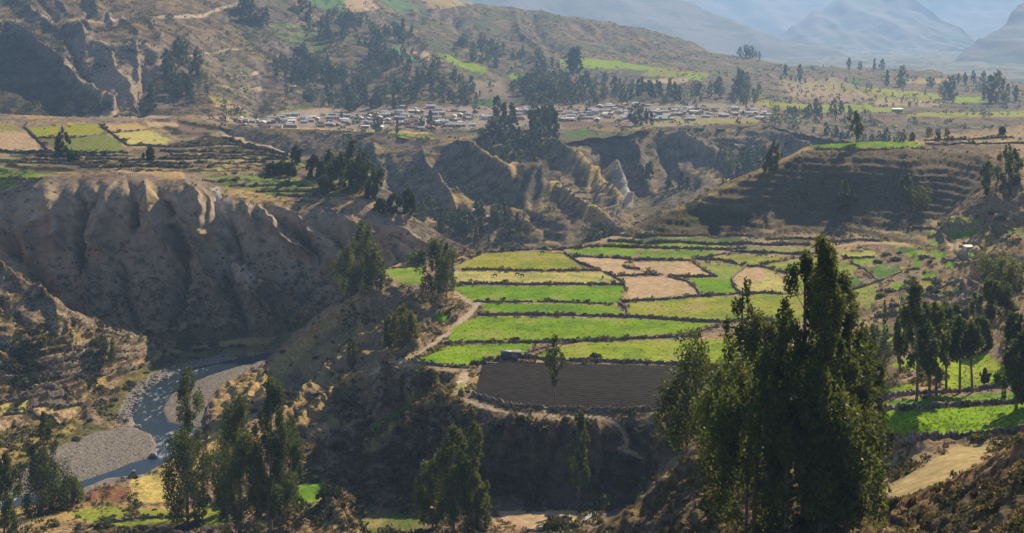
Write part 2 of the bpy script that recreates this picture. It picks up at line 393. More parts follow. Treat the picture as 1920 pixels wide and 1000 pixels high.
a = G.strokes([
    ([(-40, 60), (40, 75), (95, 110), (125, 140), (150, 175), (205, 212)], 9, 26), ([(130, 60), (180, 90), (240, 100), (300, 95)], 8, 14), ([(205, 110), (212, 140), (240, 180), (250, 200)], 6, 16),
    ([(250, 95), (262, 150), (230, 200)], 5, 10), ([(-40, 140), (60, 170), (110, 215)], 12, -16), ([(135, 90), (150, 130), (190, 175), (225, 200)], 8, -20), ([(280, 110), (275, 160), (260, 205)], 8, -20),
    ([(20, 0), (110, 60), (150, 70)], 8, 12), ([(90, -10), (130, 30), (170, 60)], 5, 8), ([(160, -20), (190, 25), (215, 55)], 5, 9), ([(60, -10), (115, 45)], 5, -8), ([(135, -20), (165, 35)], 5, -9),
    ([(230, 40), (260, 65)], 5, 8), ([(270, 38), (300, 70)], 5, 9), ([(320, 38), (350, 65)], 5, 8), ([(650, 5), (560, 70), (500, 140), (480, 200)], 30, -16),
    ([(780, 30), (860, 22), (1000, 30), (1150, 55), (1300, 85)], 8, 12), ([(850, 40), (880, 80), (930, 100)], 8, -18), ([(740, 45), (770, 70), (800, 90)], 6, 12), ([(1000, 40), (1015, 70), (1060, 100)], 8, -16),
    ([(1090, 50), (1150, 85), (1220, 105)], 8, -12), ([(960, 40), (985, 75), (1010, 95)], 6, 14),
    ([(880, 140), (1100, 150), (1300, 165)], 10, -14), ([(1560, 150), (1600, 170), (1620, 195)], 8, 10)])
rid = ridged((Px + .3 * Pz) / 75, (Py + 2 * Pz) / 420, 4, 61)
G.displace(a * .62 + slope * (1 - fl) * (5.0 * (rid - .2) + 1.8 * fbm(Px / 30, (Py + Pz) / 40, 4, 63)) + 1.2 * fbm(Px / 25, Py / 60, 3, 66) * (1 - slope))
tz = []
for P_, h_ in (([(500, 38), (600, 45), (640, 110), (560, 95)], 7), ([(330, 190), (520, 185), (560, 212), (300, 216)], 3), ([(380, 90), (500, 120), (520, 190), (420, 160)], 6), ([(1450, 185), (2150, 175), (2150, 236), (1400, 225)], 3), ([(700, 0), (900, 40), (760, 60), (640, 30)], 8)):
    tz.append(terrace(G, P_, h_, 10, .8, 0, 3)[1])
c = basecol(G, 3.6, ROCKC, .70, 100, .46) * .58
c = mix(c, np.array(BROWN) * 1.0, sstep(.3, -.3, rid) * slope * .5)
c = mix(c, (.085, .105, .035), sstep(-.05, .35, fbm(Px / 90, (Py + Pz) / 110, 4, 67)) * sstep(380, 560, x) * .65)
gt = tz[0]; c = mix(c, (.10, .16, .04), gt * .5)
c = paint(G, c, [
    (ROCKC, [(130, 75), (200, 80), (290, 88), (312, 120), (285, 160), (240, 205), (200, 205), (150, 140)], 8, .7), (SCRUB_AND_SHADE, [(-60, 70), (50, 85), (110, 130), (130, 215), (-60, 215)], 14, .7),
    (TEAL, [(565, -10), (650, -10), (648, 13), (600, 12)], 2), (TAN, [(650, -6), (690, -8), (712, 18), (650, 19)], 2), (TEAL, [(705, -2), (740, -4), (800, 22), (745, 20)], 2), (GOLD, [(760, -20), (900, 2), (880, 12), (820, 22)], 4, .7),
    (LIME, [(808, 100), (838, 106), (915, 128), (908, 134), (860, 126)], 1.5), (TAN, [(765, 92), (800, 100), (830, 118), (815, 122)], 2), (TEAL, [(720, 84), (750, 92), (800, 122), (765, 118)], 3),
    (LIME, [(1040, 108), (1086, 108), (1150, 114), (1225, 126), (1228, 132), (1086, 126), (1050, 122)], 2), (OLIVE, [(1228, 126), (1330, 138), (1320, 150), (1200, 140)], 3, .8), (LIME, [(960, 133), (985, 136), (980, 142), (950, 140)], 2), (TAN, [(1190, 147), (1290, 146), (1290, 152), (1195, 154)], 2),
    (LIME, [(1290, 138), (1318, 142), (1318, 151), (1290, 150)], 2), (SCRUB_AND_SHADE, [(860, 140), (1000, 145), (1100, 160), (1300, 168), (1290, 190), (1000, 198), (880, 190)], 14, .75), (ROCKC, [(880, 146), (940, 140), (960, 190), (890, 188)], 10, .5), (DGREEN, [(890, 186), (935, 190), (930, 199), (890, 198)], 3),
    (TAN, [(-60, 218), (430, 218), (640, 200), (640, 216), (420, 232), (-60, 226)], 5, .6), (OLIVE, [(395, 185), (434, 186), (434, 194), (400, 196)], 2), (TAN, [(405, 195), (470, 197), (472, 202), (402, 202)], 2), (OLIVE, [(420, 205), (560, 206), (600, 212), (430, 212)], 3, .5),
    ((.30, .24, .20), [(440, 214), (700, 202), (1440, 192), (1440, 225), (1240, 240), (440, 246)], 5, .8), (GOLD, [(455, 233), (640, 243), (760, 247), (810, 249), (810, 252), (640, 250), (450, 240)], 2),
    (LIME, [(672, 247), (740, 248), (812, 259), (815, 266), (740, 258), (672, 251)], 1.5), (DGREEN, [(1060, 245), (1110, 244), (1108, 254), (1060, 256)], 2), (OLIVE, [(1228, 224), (1330, 226), (1420, 226), (1420, 231), (1228, 230)], 2), (BROWN, [(1040, 228), (1180, 230), (1180, 240), (1060, 240)], 4), (OLIVE, [(1170, 238), (1240, 236), (1240, 241), (1172, 242)], 2),
    (OLIVE, [(1415, 188), (1520, 194), (1690, 200), (1694, 210), (1520, 208), (1420, 198)], 2), (LIME, [(1530, 197), (1690, 201), (1690, 207), (1540, 204)], 2, .8), (BROWN, [(1540, 210), (1700, 212), (1920, 222), (1920, 232), (1640, 230), (1520, 218)], 4), (OLIVE, [(1700, 212), (1960, 206), (2120, 210), (2120, 218), (1700, 219)], 2),
    (OLIVE, [(1610, 163), (1700, 170), (1770, 178), (1768, 186), (1690, 182), (1640, 176)], 3), (LIME, [(1785, 181), (1845, 182), (1845, 192), (1790, 191)], 2), (TAN, [(1640, 184), (1740, 188), (1760, 198), (1640, 196)], 4, .8), (DGREEN, [(1590, 148), (1620, 148), (1615, 160), (1592, 158)], 2),
    (TAN, [(1460, 150), (1560, 150), (1640, 180), (1620, 196), (1480, 185)], 14, .6), (GOLD, [(1700, 150), (1800, 150), (1790, 158), (1700, 156)], 3, .7)], 3)
c = paintline(G, c, [(PATH, [(200, 46), (250, 36), (380, 32), (400, 22), (430, 12), (450, 12)], 3.2, .85), (PATH, [(0, 40), (110, 44), (200, 46)], 2.5, .6), (PATH, [(350, 108), (400, 98), (450, 90)], 1.8, .8), (PATH, [(430, 142), (460, 136), (490, 127)], 2, .9), (PATH, [(420, 165), (500, 155)], 2, .6),
    (PATH, [(0, 217), (120, 219), (260, 220), (430, 222)], 2.2, .8), (SCRUB_AND_SHADE, [(150, 52), (190, 60)], 2, .7), (ROCKC, [(125, 130), (150, 160), (175, 190), (215, 212)], 8, .8), (ROCKC, [(192, 40), (200, 20)], 3, .6)])
c = paintline(G, c, [((.14, .20, .05), [(505 + 14 * q, 48 + 9 * q), (600 + 4 * q, 44 + 9 * q)], 2.2, .8) for q in range(7)] + [(SCRUB_AND_SHADE, [(505 + 14 * q, 52 + 9 * q), (600 + 4 * q, 48 + 9 * q)], 1.3, .8) for q in range(7)]
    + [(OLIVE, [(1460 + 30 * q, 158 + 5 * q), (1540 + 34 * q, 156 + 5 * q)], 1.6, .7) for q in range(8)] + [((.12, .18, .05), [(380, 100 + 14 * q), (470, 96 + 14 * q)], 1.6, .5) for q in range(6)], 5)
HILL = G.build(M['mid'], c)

# ---- H: gorge below the village ---------------------------------------------
H = Sheet('gorge', 'shaded gorge spurs with terraces below the village plateau', 360, 2120, 2.2, 210,
    [(360, 231), (420, 235), (520, 241), (640, 245), (740, 251), (810, 262), (870, 257), (930, 251), (1000, 247), (1060, 262), (1150, 252), (1230, 238), (1300, 236), (1440, 231), (1480, 241), (1560, 259), (1640, 261), (1760, 250), (2120, 241)],
    [(360, 500), (2120, 500)],
    [(360, 236, 1385), (520, 246, 1385), (640, 250, 1390), (810, 267, 1325), (1000, 252, 1420), (1230, 243, 1460), (1440, 236, 1500), (1640, 266, 1415), (2120, 246, 1495),
     (450, 300, 1340), (600, 300, 1330), (360, 500, 1100), (500, 500, 1080), (700, 330, 1250), (700, 400, 1100),
     (860, 285, 1260), (920, 320, 1190), (980, 350, 1110), (1040, 390, 1040), (1100, 430, 990), (1110, 500, 940), (780, 330, 1240), (850, 350, 1180), (760, 420, 1050), (850, 420, 1020), (860, 500, 930), (950, 420, 1010), (720, 500, 960),
     (1020, 290, 1290), (1060, 330, 1220), (1110, 370, 1140), (1150, 410, 1080), (960, 290, 1330), (1030, 345, 1190), (1180, 360, 1300), (1190, 400, 1150), (1170, 450, 1050), (1170, 300, 1390), (1250, 300, 1370), (1330, 300, 1380), (1400, 270, 1440), (1250, 370, 1180), (1350, 360, 1180), (1300, 500, 950), (1600, 300, 1380), (1600, 500, 1000), (2120, 500, 1000), (1900, 300, 1400)],
    (40, 15), .5)
Px, Py, Pz = H.P[..., 0], H.P[..., 1], H.P[..., 2]
edge = sstep(0.03, .16, (H.Y - H.yt) / (H.yb - H.yt))
a = H.strokes([([(822, 270), (870, 292), (925, 325), (975, 350), (1000, 355)], 9, 18), ([(985, 358), (1040, 366), (1075, 400), (1110, 425), (1150, 455)], 9, 16), ([(995, 258), (1040, 290), (1075, 325), (1105, 350), (1130, 375), (1150, 400)], 9, 20),
    ([(800, 290), (820, 340), (850, 380)], 7, 12), ([(700, 300), (760, 360), (860, 400)], 18, -16), ([(930, 290), (960, 320), (1020, 350)], 10, -18), ([(890, 360), (980, 380), (1040, 440)], 14, -8),
    ([(1150, 270), (1130, 320), (1165, 370)], 14, -20), ([(1165, 262), (1200, 290), (1215, 330), (1220, 360)], 7, 16), ([(1235, 246), (1275, 275), (1320, 300), (1360, 315)], 7, 20), ([(1240, 270), (1250, 310), (1300, 345)], 10, -18),
    ([(1150, 310), (1165, 345), (1185, 380)], 6, 12), ([(1420, 240), (1450, 262), (1520, 300)], 9, 18), ([(1400, 250), (1380, 290), (1380, 330)], 10, -14), ([(1480, 250), (1560, 270), (1620, 290)], 9, 12), ([(640, 260), (700, 275), (720, 320)], 8, 10)])
H.displace(edge * (a * .9 + 3.0 * (ridged((Px) / 38, (Py + 2 * Pz) / 200, 4, 71) - .2) + .9 * fbm(Px / 16, (Py + Pz) / 20, 4, 73)))
terrace(H, [(1020, 350), (1090, 345), (1150, 375), (1170, 420), (1120, 425), (1050, 400)], 6, 8, .9, 0, 4, .5)
terrace(H, [(1330, 255), (1430, 245), (1420, 300), (1340, 300)], 6, 8, .8, 0, 4, .5)
terrace(H, [(930, 380), (1060, 420), (1050, 470), (930, 460)], 5, 8, .7, 0, 4, .5)
terrace(H, [(830, 300), (920, 330), (940, 350), (860, 350)], 6, 8, .5, 0, 4, .5)
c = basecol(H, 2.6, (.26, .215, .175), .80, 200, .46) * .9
c = mix(c, SCRUB_AND_SHADE, .25 + 0 * H.X)
c = paint(H, c, [((.42, .36, .29), [(1150, 318), (1166, 312), (1172, 350), (1186, 362), (1184, 392), (1166, 372), (1152, 345)], 5), ((.55, .52, .47), [(1166, 352), (1180, 360), (1186, 385), (1174, 378)], 3),
    (GOLD, [(1075, 305), (1110, 345), (1160, 400), (1150, 404), (1095, 350), (1060, 315)], 4, .8), (GOLD, [(1000, 352), (1050, 365), (1110, 415), (1150, 440), (1100, 430), (1040, 380)], 5, .7), (GOLD, [(845, 275), (900, 300), (975, 348), (965, 350), (880, 300)], 3, .8),
    (TAN, [(1245, 246), (1300, 280), (1362, 300), (1355, 318), (1290, 292)], 6, .6), (GOLD, [(840, 375), (860, 362), (920, 380), (880, 400)], 5, .5)], 4)
H.build(M['mid'], c)

# ---- L: left plateau and the great eroded cliff -------------------------------
L = Sheet('cliff', 'eroded earth cliff with terraced farmland on its flat top', -200, 940, 2.0, 290,
    [(-200, 211), (0, 214), (100, 218), (180, 221), (300, 222), (345, 216), (372, 217), (395, 230), (430, 254), (480, 264), (520, 278), (546, 289), (560, 306), (600, 320), (640, 328), (680, 352), (700, 374), (724, 386), (760, 400), (800, 422), (840, 448), (880, 466), (940, 492)],
    [(-200, 655), (940, 655)],
    [(-200, 211, 1120), (0, 214, 1120), (180, 221, 1100), (345, 217, 1110), (430, 254, 960), (546, 289, 860), (640, 328, 780), (300, 260, 950), (0, 260, 930), (100, 290, 830), (-200, 260, 940), (420, 310, 800),
     (-200, 380, 735), (-200, 340, 750), (0, 358, 735), (60, 330, 745), (180, 322, 745), (330, 320, 745), (380, 336, 740), (450, 362, 730), (540, 374, 725), (640, 378, 725), (700, 388, 730), (760, 406, 735), (840, 452, 740), (940, 492, 735),
     (500, 335, 780), (100, 312, 780), (300, 305, 790),
     (0, 450, 712), (150, 420, 712), (300, 420, 710), (450, 450, 702), (600, 470, 700), (750, 470, 715), (-200, 500, 700), (0, 520, 692), (150, 540, 690), (300, 540, 690), (450, 560, 685), (600, 580, 680), (760, 560, 700), (-200, 655, 664),
     (0, 655, 664), (150, 620, 674), (300, 620, 674), (450, 625, 672), (550, 620, 672), (650, 600, 680), (300, 655, 667), (550, 655, 667), (760, 655, 670), (940, 655, 670)],
    (60, 60), 1.5)
x, y = L.X, L.Y; Px, Py, Pz = L.P[..., 0], L.P[..., 1], L.P[..., 2]
rim = [(-200, 388), (0, 362), (40, 342), (80, 328), (180, 322), (330, 320), (380, 335), (450, 361), (540, 373), (640, 376), (700, 384), (760, 404), (840, 452), (940, 494)]
below = sstep(2, 40, y - lin(x, rim)); base_ = sstep(655, 585, y)
a = 1.9 * L.strokes([
    ([(5, 350), (20, 400), (5, 460)], 9, 7), ([(80, 335), (95, 380), (60, 430), (50, 480)], 12, 8), ([(100, 385), (118, 430), (105, 470)], 8, 6), ([(145, 335), (152, 380), (150, 440), (160, 500)], 7, -10), ([(190, 335), (175, 380), (165, 400)], 6, -6),
    ([(215, 345), (200, 390), (185, 440), (190, 480)], 14, 8), ([(235, 330), (250, 370), (252, 430)], 6, -9), ([(262, 330), (285, 380), (310, 440), (330, 480)], 9, 9), ([(330, 335), (300, 360), (320, 400)], 6, -8), ([(345, 335), (360, 365), (385, 410), (398, 440)], 6, 11), ([(370, 345), (395, 385), (400, 420)], 5, 5), ([(362, 455), (385, 490), (410, 560)], 7, 8),
    ([(400, 360), (425, 420), (445, 480), (440, 500)], 8, -10), ([(320, 430), (345, 470), (340, 560), (320, 600)], 9, -8), ([(440, 365), (470, 400), (478, 430)], 6, 9), ([(455, 375), (500, 410), (560, 470), (625, 520)], 7, 12), ([(480, 372), (560, 440), (600, 500)], 7, -10), ([(500, 372), (560, 412), (580, 440)], 5, 8), ([(560, 380), (600, 420), (640, 450), (680, 500)], 10, -8),
    ([(600, 382), (650, 420), (720, 470)], 6, 9), ([(640, 380), (700, 420), (750, 480)], 6, -8), ([(690, 390), (740, 425), (800, 470)], 6, 8), ([(440, 500), (480, 560), (520, 610)], 8, 8), ([(420, 520), (450, 580), (460, 620)], 7, -6), ([(500, 540), (560, 590), (600, 610)], 8, 7), ([(30, 470), (80, 520), (100, 570)], 10, -7), ([(165, 510), (160, 570), (180, 610)], 6, 5), ([(230, 500), (240, 570), (260, 610)], 8, -5)])
rg = ridged((Px + .25 * Pz) / 17, (Py * .3 + Pz) / 75, 4, 81)
L.displace(below * base_ * (a * (.12 + .85 * sstep(12, 120, y - lin(x, rim))) + 2.0 * sstep(0, 70, y - lin(x, rim)) * (rg - .15) + .7 * fbm(Px / 6, Pz / 9, 4, 83) + .45 * (ridged((Px + .3 * Pz) / 6.5, Pz / 38, 3, 87) - .2)) + .5 * (1 - below) * fbm(Px / 20, Py / 20, 3, 85))
tl = terrace(L, [(60, 283), (250, 283), (330, 268), (560, 290), (560, 312), (430, 322), (60, 322)], 1.7, 5, 1.0, 0, 6, .42)
tl2 = terrace(L, [(-60, 286), (60, 284), (100, 322), (-60, 322)], 1.7, 6, 1.0, 0, 6, .5)
tl3 = terrace(L, [(370, 326), (640, 330), (660, 372), (540, 370), (400, 348)], 1.5, 6, 1.0, 0, 7, .4)
tl4 = terrace(L, [(280, 218), (400, 226), (540, 286), (420, 290), (330, 260)], 2.0, 6, 1.0, 0, 7, .4)
c = basecol(L, 1.6, (.38, .30, .22), .72, 300, .16) * .88
cliffm = below * base_
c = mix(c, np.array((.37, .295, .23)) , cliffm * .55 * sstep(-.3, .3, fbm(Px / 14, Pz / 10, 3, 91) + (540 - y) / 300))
c = mix(c, np.array(BROWN) * .9, cliffm * sstep(.15, -.35, rg) * .45)  # gullies darkened in the colour, painted shade
c = mix(c, SCRUB_AND_SHADE, cliffm * sstep(480, 600, y + 30 * fbm(x / 40, y / 40, 3, 93)) * .35)
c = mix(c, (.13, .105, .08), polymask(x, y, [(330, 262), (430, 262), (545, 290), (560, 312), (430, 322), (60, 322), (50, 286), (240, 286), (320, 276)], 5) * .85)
for tt in (tl, tl2, tl4): c = mix(c, (.12, .095, .075), tt[0] * .75); c = mix(c, (.17, .20, .07), tt[0] * sstep(.0, .4, fbm(tt[2] * 3.7, Px / 80, 2, 9)) * .6); c = mix(c, np.array(SCRUB_AND_SHADE) * .7, tt[1] * .95); c = mix(c, (.40, .33, .2), tt[0] * sstep(.1, .0, tt[1]) * sstep(0, .4, fbm(tt[2] * 1.7, Px / 40, 2, 19)) * .35)  # benches: risers darkened as shade, tread strips lightened as if lit
c = mix(c, (.13, .19, .05), tl3[0] * sstep(-.2, .2, fbm(Px / 20, tl3[2] * 1.3, 2, 5)) * .8); c = mix(c, SCRUB_AND_SHADE, tl3[1] * .6)  # green strips are crops; dark risers are shade put into the colour
c = paint(L, c, [
    (OLIVE, [(52, 241), (112, 236), (106, 258), (72, 258)], 1.5), (OLIVE, [(124, 235), (186, 233), (194, 247), (168, 256), (122, 258)], 1.5), (MOSS, [(76, 260), (108, 260), (104, 282), (92, 274)], 2, .8), ((.15, .18, .04), [(122, 261), (196, 250), (222, 266), (236, 284), (122, 286)], 1.5),
    (GOLD, [(198, 235), (258, 231), (276, 243), (212, 248)], 1.5, .8), (PALEOL, [(212, 250), (282, 245), (320, 262), (312, 271), (234, 272)], 1.5), (TAN, [(272, 228), (330, 226), (336, 236), (280, 238)], 3), ((.17, .13, .11), [(335, 238), (370, 238), (388, 254), (345, 256)], 3, .8),
    (TAN, [(-60, 246), (46, 246), (86, 276), (80, 284), (-60, 284)], 3, .9), (OLIVE, [(-60, 232), (30, 234), (48, 248), (-60, 250)], 6, .5), (LIME, [(-200, 326), (0, 329), (80, 327), (74, 334), (50, 342), (0, 352), (-200, 356)], 1.5), (DGREEN, [(-200, 312), (20, 314), (115, 320), (100, 327), (0, 327), (-200, 324)], 2, .8), (TAN, [(20, 349), (60, 334), (76, 330), (40, 348), (0, 362)], 2),
    (TAN, [(185, 319), (260, 316), (340, 318), (348, 336), (300, 332), (270, 326)], 2, .95), (GOLD, [(262, 318), (340, 320), (345, 336), (300, 333)], 3, .7), (GOLD, [(275, 336), (290, 342), (300, 372), (292, 398), (280, 370)], 4, .4),  # narrow gold patch below the rim: dry grass brightened as a lit edge
    (PALEOL, [(414, 293), (505, 292), (490, 308), (420, 311)], 2), (LIME, [(374, 314), (432, 312), (430, 318), (376, 321)], 1.5, .8), (LIME, [(548, 305), (574, 304), (576, 312), (550, 312)], 1.5), (GOLD, [(425, 303), (480, 305), (470, 314), (430, 313)], 2, .7), (TAN, [(600, 366), (660, 368), (720, 388), (690, 388), (610, 376)], 3, .8),
    ((.58, .50, .43), [(398, 352), (408, 352), (425, 395), (436, 440), (446, 480), (476, 520), (500, 550), (470, 560), (440, 530), (436, 490), (425, 440), (408, 400)], 4, .85),
    ((.46, .40, .34), [(80, 392), (108, 394), (122, 420), (118, 435), (92, 445), (68, 450), (78, 420)], 5, .8), (GOLD, [(355, 415), (395, 430), (412, 470), (398, 485), (370, 450)], 6, .6),
    (MOSS, [(260, 628), (330, 620), (550, 606), (640, 600), (700, 650), (300, 660)], 8, .7)], 3)
c = paintline(L, c, [(PATH, [(418, 254), (460, 262), (490, 272), (520, 278), (546, 288)], 2.2, .9), (SCRUB_AND_SHADE, [(48, 240), (90, 284)], 1.6, .9), (SCRUB_AND_SHADE, [(186, 234), (240, 272)], 1.8, .9), (SCRUB_AND_SHADE, [(56, 259), (130, 260), (190, 252)], 1.2, .9), (SCRUB_AND_SHADE, [(200, 249), (260, 245)], 1.2, .9),
    (SCRUB_AND_SHADE, [(430, 266), (545, 292)], 2, .8)])
c = paintline(L, c, [((.30, .25, .16), [(130 + 9 * q, 288 + 5.5 * q), (560 - 14 * q, 289 + 5.5 * q)], 1.3, .7) for q in range(6)] + [(tuple(v * .6 for v in SCRUB_AND_SHADE), [(130 + 9 * q, 291 + 5.5 * q), (560 - 14 * q, 292 + 5.5 * q)], 1.7, .9) for q in range(6)] + [((.16, .26, .05), [(390 + 22 * q, 333 + 6 * q), (560 + 14 * q, 331 + 6 * q)], 2.0, .75) for q in range(6)] + [(tuple(v * .8 for v in SCRUB_AND_SHADE), [(390 + 22 * q, 336 + 6 * q), (560 + 14 * q, 334.5 + 6 * q)], 1.3, .8) for q in range(6)], 5)  # terrace lines: lit edges and shaded wall faces painted in pairs
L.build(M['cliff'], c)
# ---- V: river valley on the left ----------------------------------------------
WZ = -160.0
V_ = Sheet('river_valley', 'terraced river bank and gravel valley floor on the left', -200, 760, 2.0, 270,
    [(-200, 395), (-60, 455), (0, 496), (60, 538), (130, 580), (200, 611), (262, 630), (330, 640), (420, 640), (500, 634), (560, 622), (760, 600)],
    [(-200, 1015), (40, 1000), (200, 960), (330, 920), (420, 850), (560, 760), (760, 700)],
    [(-200, 395, 650), (0, 496, 620), (130, 580, 610), (262, 630, 625), (330, 640, -158), (500, 634, -158), (560, 622, -156), (760, 600, -156), (-200, 560, 575), (0, 600, 570), (100, 650, 560), (200, 670, 588),
     (0, 700, 540), (100, 720, 552), (200, 730, -158), (0, 780, -153), (120, 770, -157), (-200, 800, -150), (-200, 1015, WZ), (0, 860, -158), (100, 850, -159), (200, 780, -159.5),
     (300, 690, WZ), (400, 690, WZ), (500, 665, WZ), (300, 800, WZ), (200, 860, WZ), (100, 910, WZ), (0, 950, WZ), (40, 1000, WZ), (200, 960, WZ), (330, 920, WZ), (420, 850, WZ), (560, 760, WZ), (760, 700, WZ), (400, 760, WZ)],
    (70, 60), 3.0)
x, y = V_.X, V_.Y; Px, Py, Pz = V_.P[..., 0], V_.P[..., 1], V_.P[..., 2]
flat = polymask(x, y, [(-300, 945), (30, 900), (120, 838), (190, 808), (250, 805), (225, 740), (300, 690), (420, 664), (520, 645), (900, 640), (900, 1100), (-300, 1100)], 14)
a = V_.strokes([([(-60, 470), (20, 530), (90, 590), (120, 640)], 12, 5), ([(0, 560), (60, 620)], 8, -4), ([(60, 560), (130, 610), (180, 650)], 8, 4), ([(-60, 620), (40, 660), (60, 700)], 10, -4)])
V_.displace((1 - flat) * (a + 1.5 * (ridged(Px / 22, (Py * .5 + Pz) / 60, 4, 101) - .2) + .6 * fbm(Px / 7, Py / 7, 4, 103)) + flat * .12 * fbm(Px / 3, Py / 3, 3, 105))
tv = terrace(V_, [(40, 640), (230, 622), (330, 650), (300, 690), (190, 720), (160, 800), (0, 820), (-60, 760), (-60, 680)], 2.6, 10, 1.0, .02, 8, .36)
tv2 = terrace(V_, [(-60, 600), (60, 600), (120, 660), (-60, 700)], 2.4, 10, .6, .03, 8, .32)
WATER = [(528, 654), (440, 672), (372, 686), (318, 704), (283, 722), (258, 745), (246, 768), (252, 790), (262, 804), (284, 812), (294, 832), (284, 856), (240, 868), (200, 884), (140, 904), (60, 925), (0, 938), (-200, 975),
    (-200, 1012), (0, 988), (40, 950), (80, 935), (150, 915), (200, 894), (250, 890), (292, 882), (325, 862), (352, 836), (385, 800), (345, 797), (312, 790), (302, 766), (322, 732), (372, 708), (450, 684), (528, 664)]
c = basecol(V_, 1.3, ROCKC, .62, 400, .38) * .95
c = mix(c, (.33, .23, .14), tv[0] * .7); c = mix(c, (.06, .05, .035), tv[1] * .95); c = mix(c, GOLD, tv[0] * sstep(.1, .5, fbm(Px / 14, Py / 14, 3, 8)) * .5); c = mix(c, (.11, .085, .06), tv2[1] * .6)  # dark risers are painted shade; tan and gold are soil and grass
grv = np.array(GRAVEL) * .72
c = paint(V_, c, [
    (MOSS, [(230, 700), (300, 668), (420, 648), (540, 632), (560, 650), (430, 668), (330, 692), (270, 720), (240, 760), (215, 790), (190, 800)], 8, .75), (GOLD, [(300, 640), (420, 640), (520, 630), (500, 645), (380, 655), (280, 672)], 6, .8), (GOLD, [(170, 712), (200, 706), (196, 724), (168, 722)], 3, .9),
    (MOSS, [(-100, 815), (60, 790), (170, 790), (200, 812), (120, 838), (40, 880), (-100, 900)], 8, .8), (GOLD, [(-60, 850), (40, 830), (100, 800), (150, 800), (60, 860), (-60, 890)], 6, .5),
    (grv, [(-60, 960), (0, 930), (40, 880), (110, 838), (190, 808), (270, 800), (300, 830), (285, 870), (200, 895), (60, 940), (-60, 990)], 4), (grv * .9, [(320, 735), (400, 700), (520, 660), (520, 676), (440, 716), (400, 745), (410, 800), (360, 806), (310, 790), (295, 765)], 4), (grv * 1.1, [(110, 940), (160, 905), (280, 880), (300, 890), (250, 930), (100, 970)], 4),
    (grv * 1.1, [(215, 790), (232, 750), (255, 720), (300, 695), (350, 684), (420, 668), (440, 676), (330, 705), (280, 728), (258, 760), (265, 805), (230, 812)], 4, .9),
    ((.19, .15, .12), [(60, 728), (118, 726), (122, 742), (62, 742)], 1.5), ((.16, .13, .105), [(66, 743), (124, 742), (134, 760), (60, 760)], 1.5), ((.17, .14, .11), [(0, 742), (56, 728), (50, 748), (5, 750)], 1.5), (PALEOL, [(5, 750), (52, 752), (44, 772), (0, 774)], 1.5), (TAN, [(62, 764), (150, 762), (152, 768), (110, 788), (60, 780)], 1.5), (LIME, [(60, 762), (150, 761), (152, 766), (120, 770)], 1.5, .5), (TAN, [(-20, 786), (44, 788), (40, 800), (-20, 806)], 2),
    (TAN, [(90, 690), (130, 682), (175, 680), (160, 696), (100, 700)], 2, .8), (TAN, [(80, 668), (180, 650), (210, 654), (130, 672)], 2, .6)], 3)
c = paintline(V_, c, [(TAN, pl_, 3.0, .75) for pl_ in ([(112, 651), (200, 636), (255, 631)], [(100, 667), (210, 651), (300, 646)], [(90, 685), (200, 667), (290, 658)], [(150, 699), (240, 685), (285, 674)], [(0, 683), (70, 675), (130, 665)], [(0, 706), (90, 698), (150, 695)])] + [((.13, .11, .085), [(-10, 750), (60, 743), (140, 742)], 1.6, .9), ((.13, .11, .085), [(60, 725), (60, 762)], 1.6, .9), ((.13, .11, .085), [(10, 775), (60, 776), (110, 790)], 1.6, .9)])  # tan lines above the walls: treads painted as if lit
# the river bed lies under the water sheet
wm = polymask(x, y, WATER, 6); V_.P[..., 2] -= wm * 1.1
c = mix(c, (.10, .10, .085), sstep(.5, 1, wm) * .8)
V_.build(M['near'], c)
def water_mat():
    m, t, n, b = newmat('river_water')
    tc = n.new('ShaderNodeTexCoord'); mp = n.new('ShaderNodeMapping'); mp.inputs['Rotation'].default_value = (0, 0, R(-25)); mp.inputs['Scale'].default_value = (1, .35, 1)
    t.links.new(tc.outputs['Object'], mp.inputs[0])
    nz = n.new('ShaderNodeTexNoise'); nz.inputs['Scale'].default_value = .5; nz.inputs['Detail'].default_value = 8; nz.inputs['Roughness'].default_value = .7
    t.links.new(mp.outputs[0], nz.inputs['Vector'])
    at = n.new('ShaderNodeAttribute'); at.attribute_name = 'Col'
    ad = n.new('ShaderNodeMath'); ad.operation = 'MULTIPLY_ADD'; ad.inputs[1].default_value = 1.0
    sp = n.new('ShaderNodeSeparateColor'); t.links.new(at.outputs[0], sp.inputs[0])
    t.links.new(nz.outputs[0], ad.inputs[0]); t.links.new(sp.outputs[0], ad.inputs[2])
    rp = n.new('ShaderNodeMapRange'); rp.inputs[1].default_value = .86; rp.inputs[2].default_value = 1.10; t.links.new(ad.outputs[0], rp.inputs[0])
    mx = n.new('ShaderNodeMix'); mx.data_type = 'RGBA'; mx.inputs['A'].default_value = (.020, .042, .065, 1); mx.inputs['B'].default_value = (.62, .66, .68, 1)
    t.links.new(rp.outputs[0], mx.inputs['Factor']); t.links.new(mx.outputs['Result'], b.inputs['Base Color'])
    rr = n.new('ShaderNodeMapRange'); rr.inputs[3].default_value = .12; rr.inputs[4].default_value = .7; t.links.new(rp.outputs[0], rr.inputs[0]); t.links.new(rr.outputs[0], b.inputs['Roughness'])
    bp = n.new('ShaderNodeBump'); bp.inputs['Distance'].default_value = .5; bp.inputs['Strength'].default_value = .6
    t.links.new(nz.outputs[0], bp.inputs['Height']); t.links.new(bp.outputs[0], b.inputs['Normal'])
    return m
xs = np.arange(-200, 540, 2.5); ys = np.arange(648, 1014, 2.0); gx, gy = np.meshgrid(xs, ys)
gd = F * -WZ / (gy - HY); wp = proj(gx, gy, gd + 0); wp[..., 2] += -.35 + .06 * fbm(wp[..., 0] / 3, wp[..., 1] / 5, 3, 7)
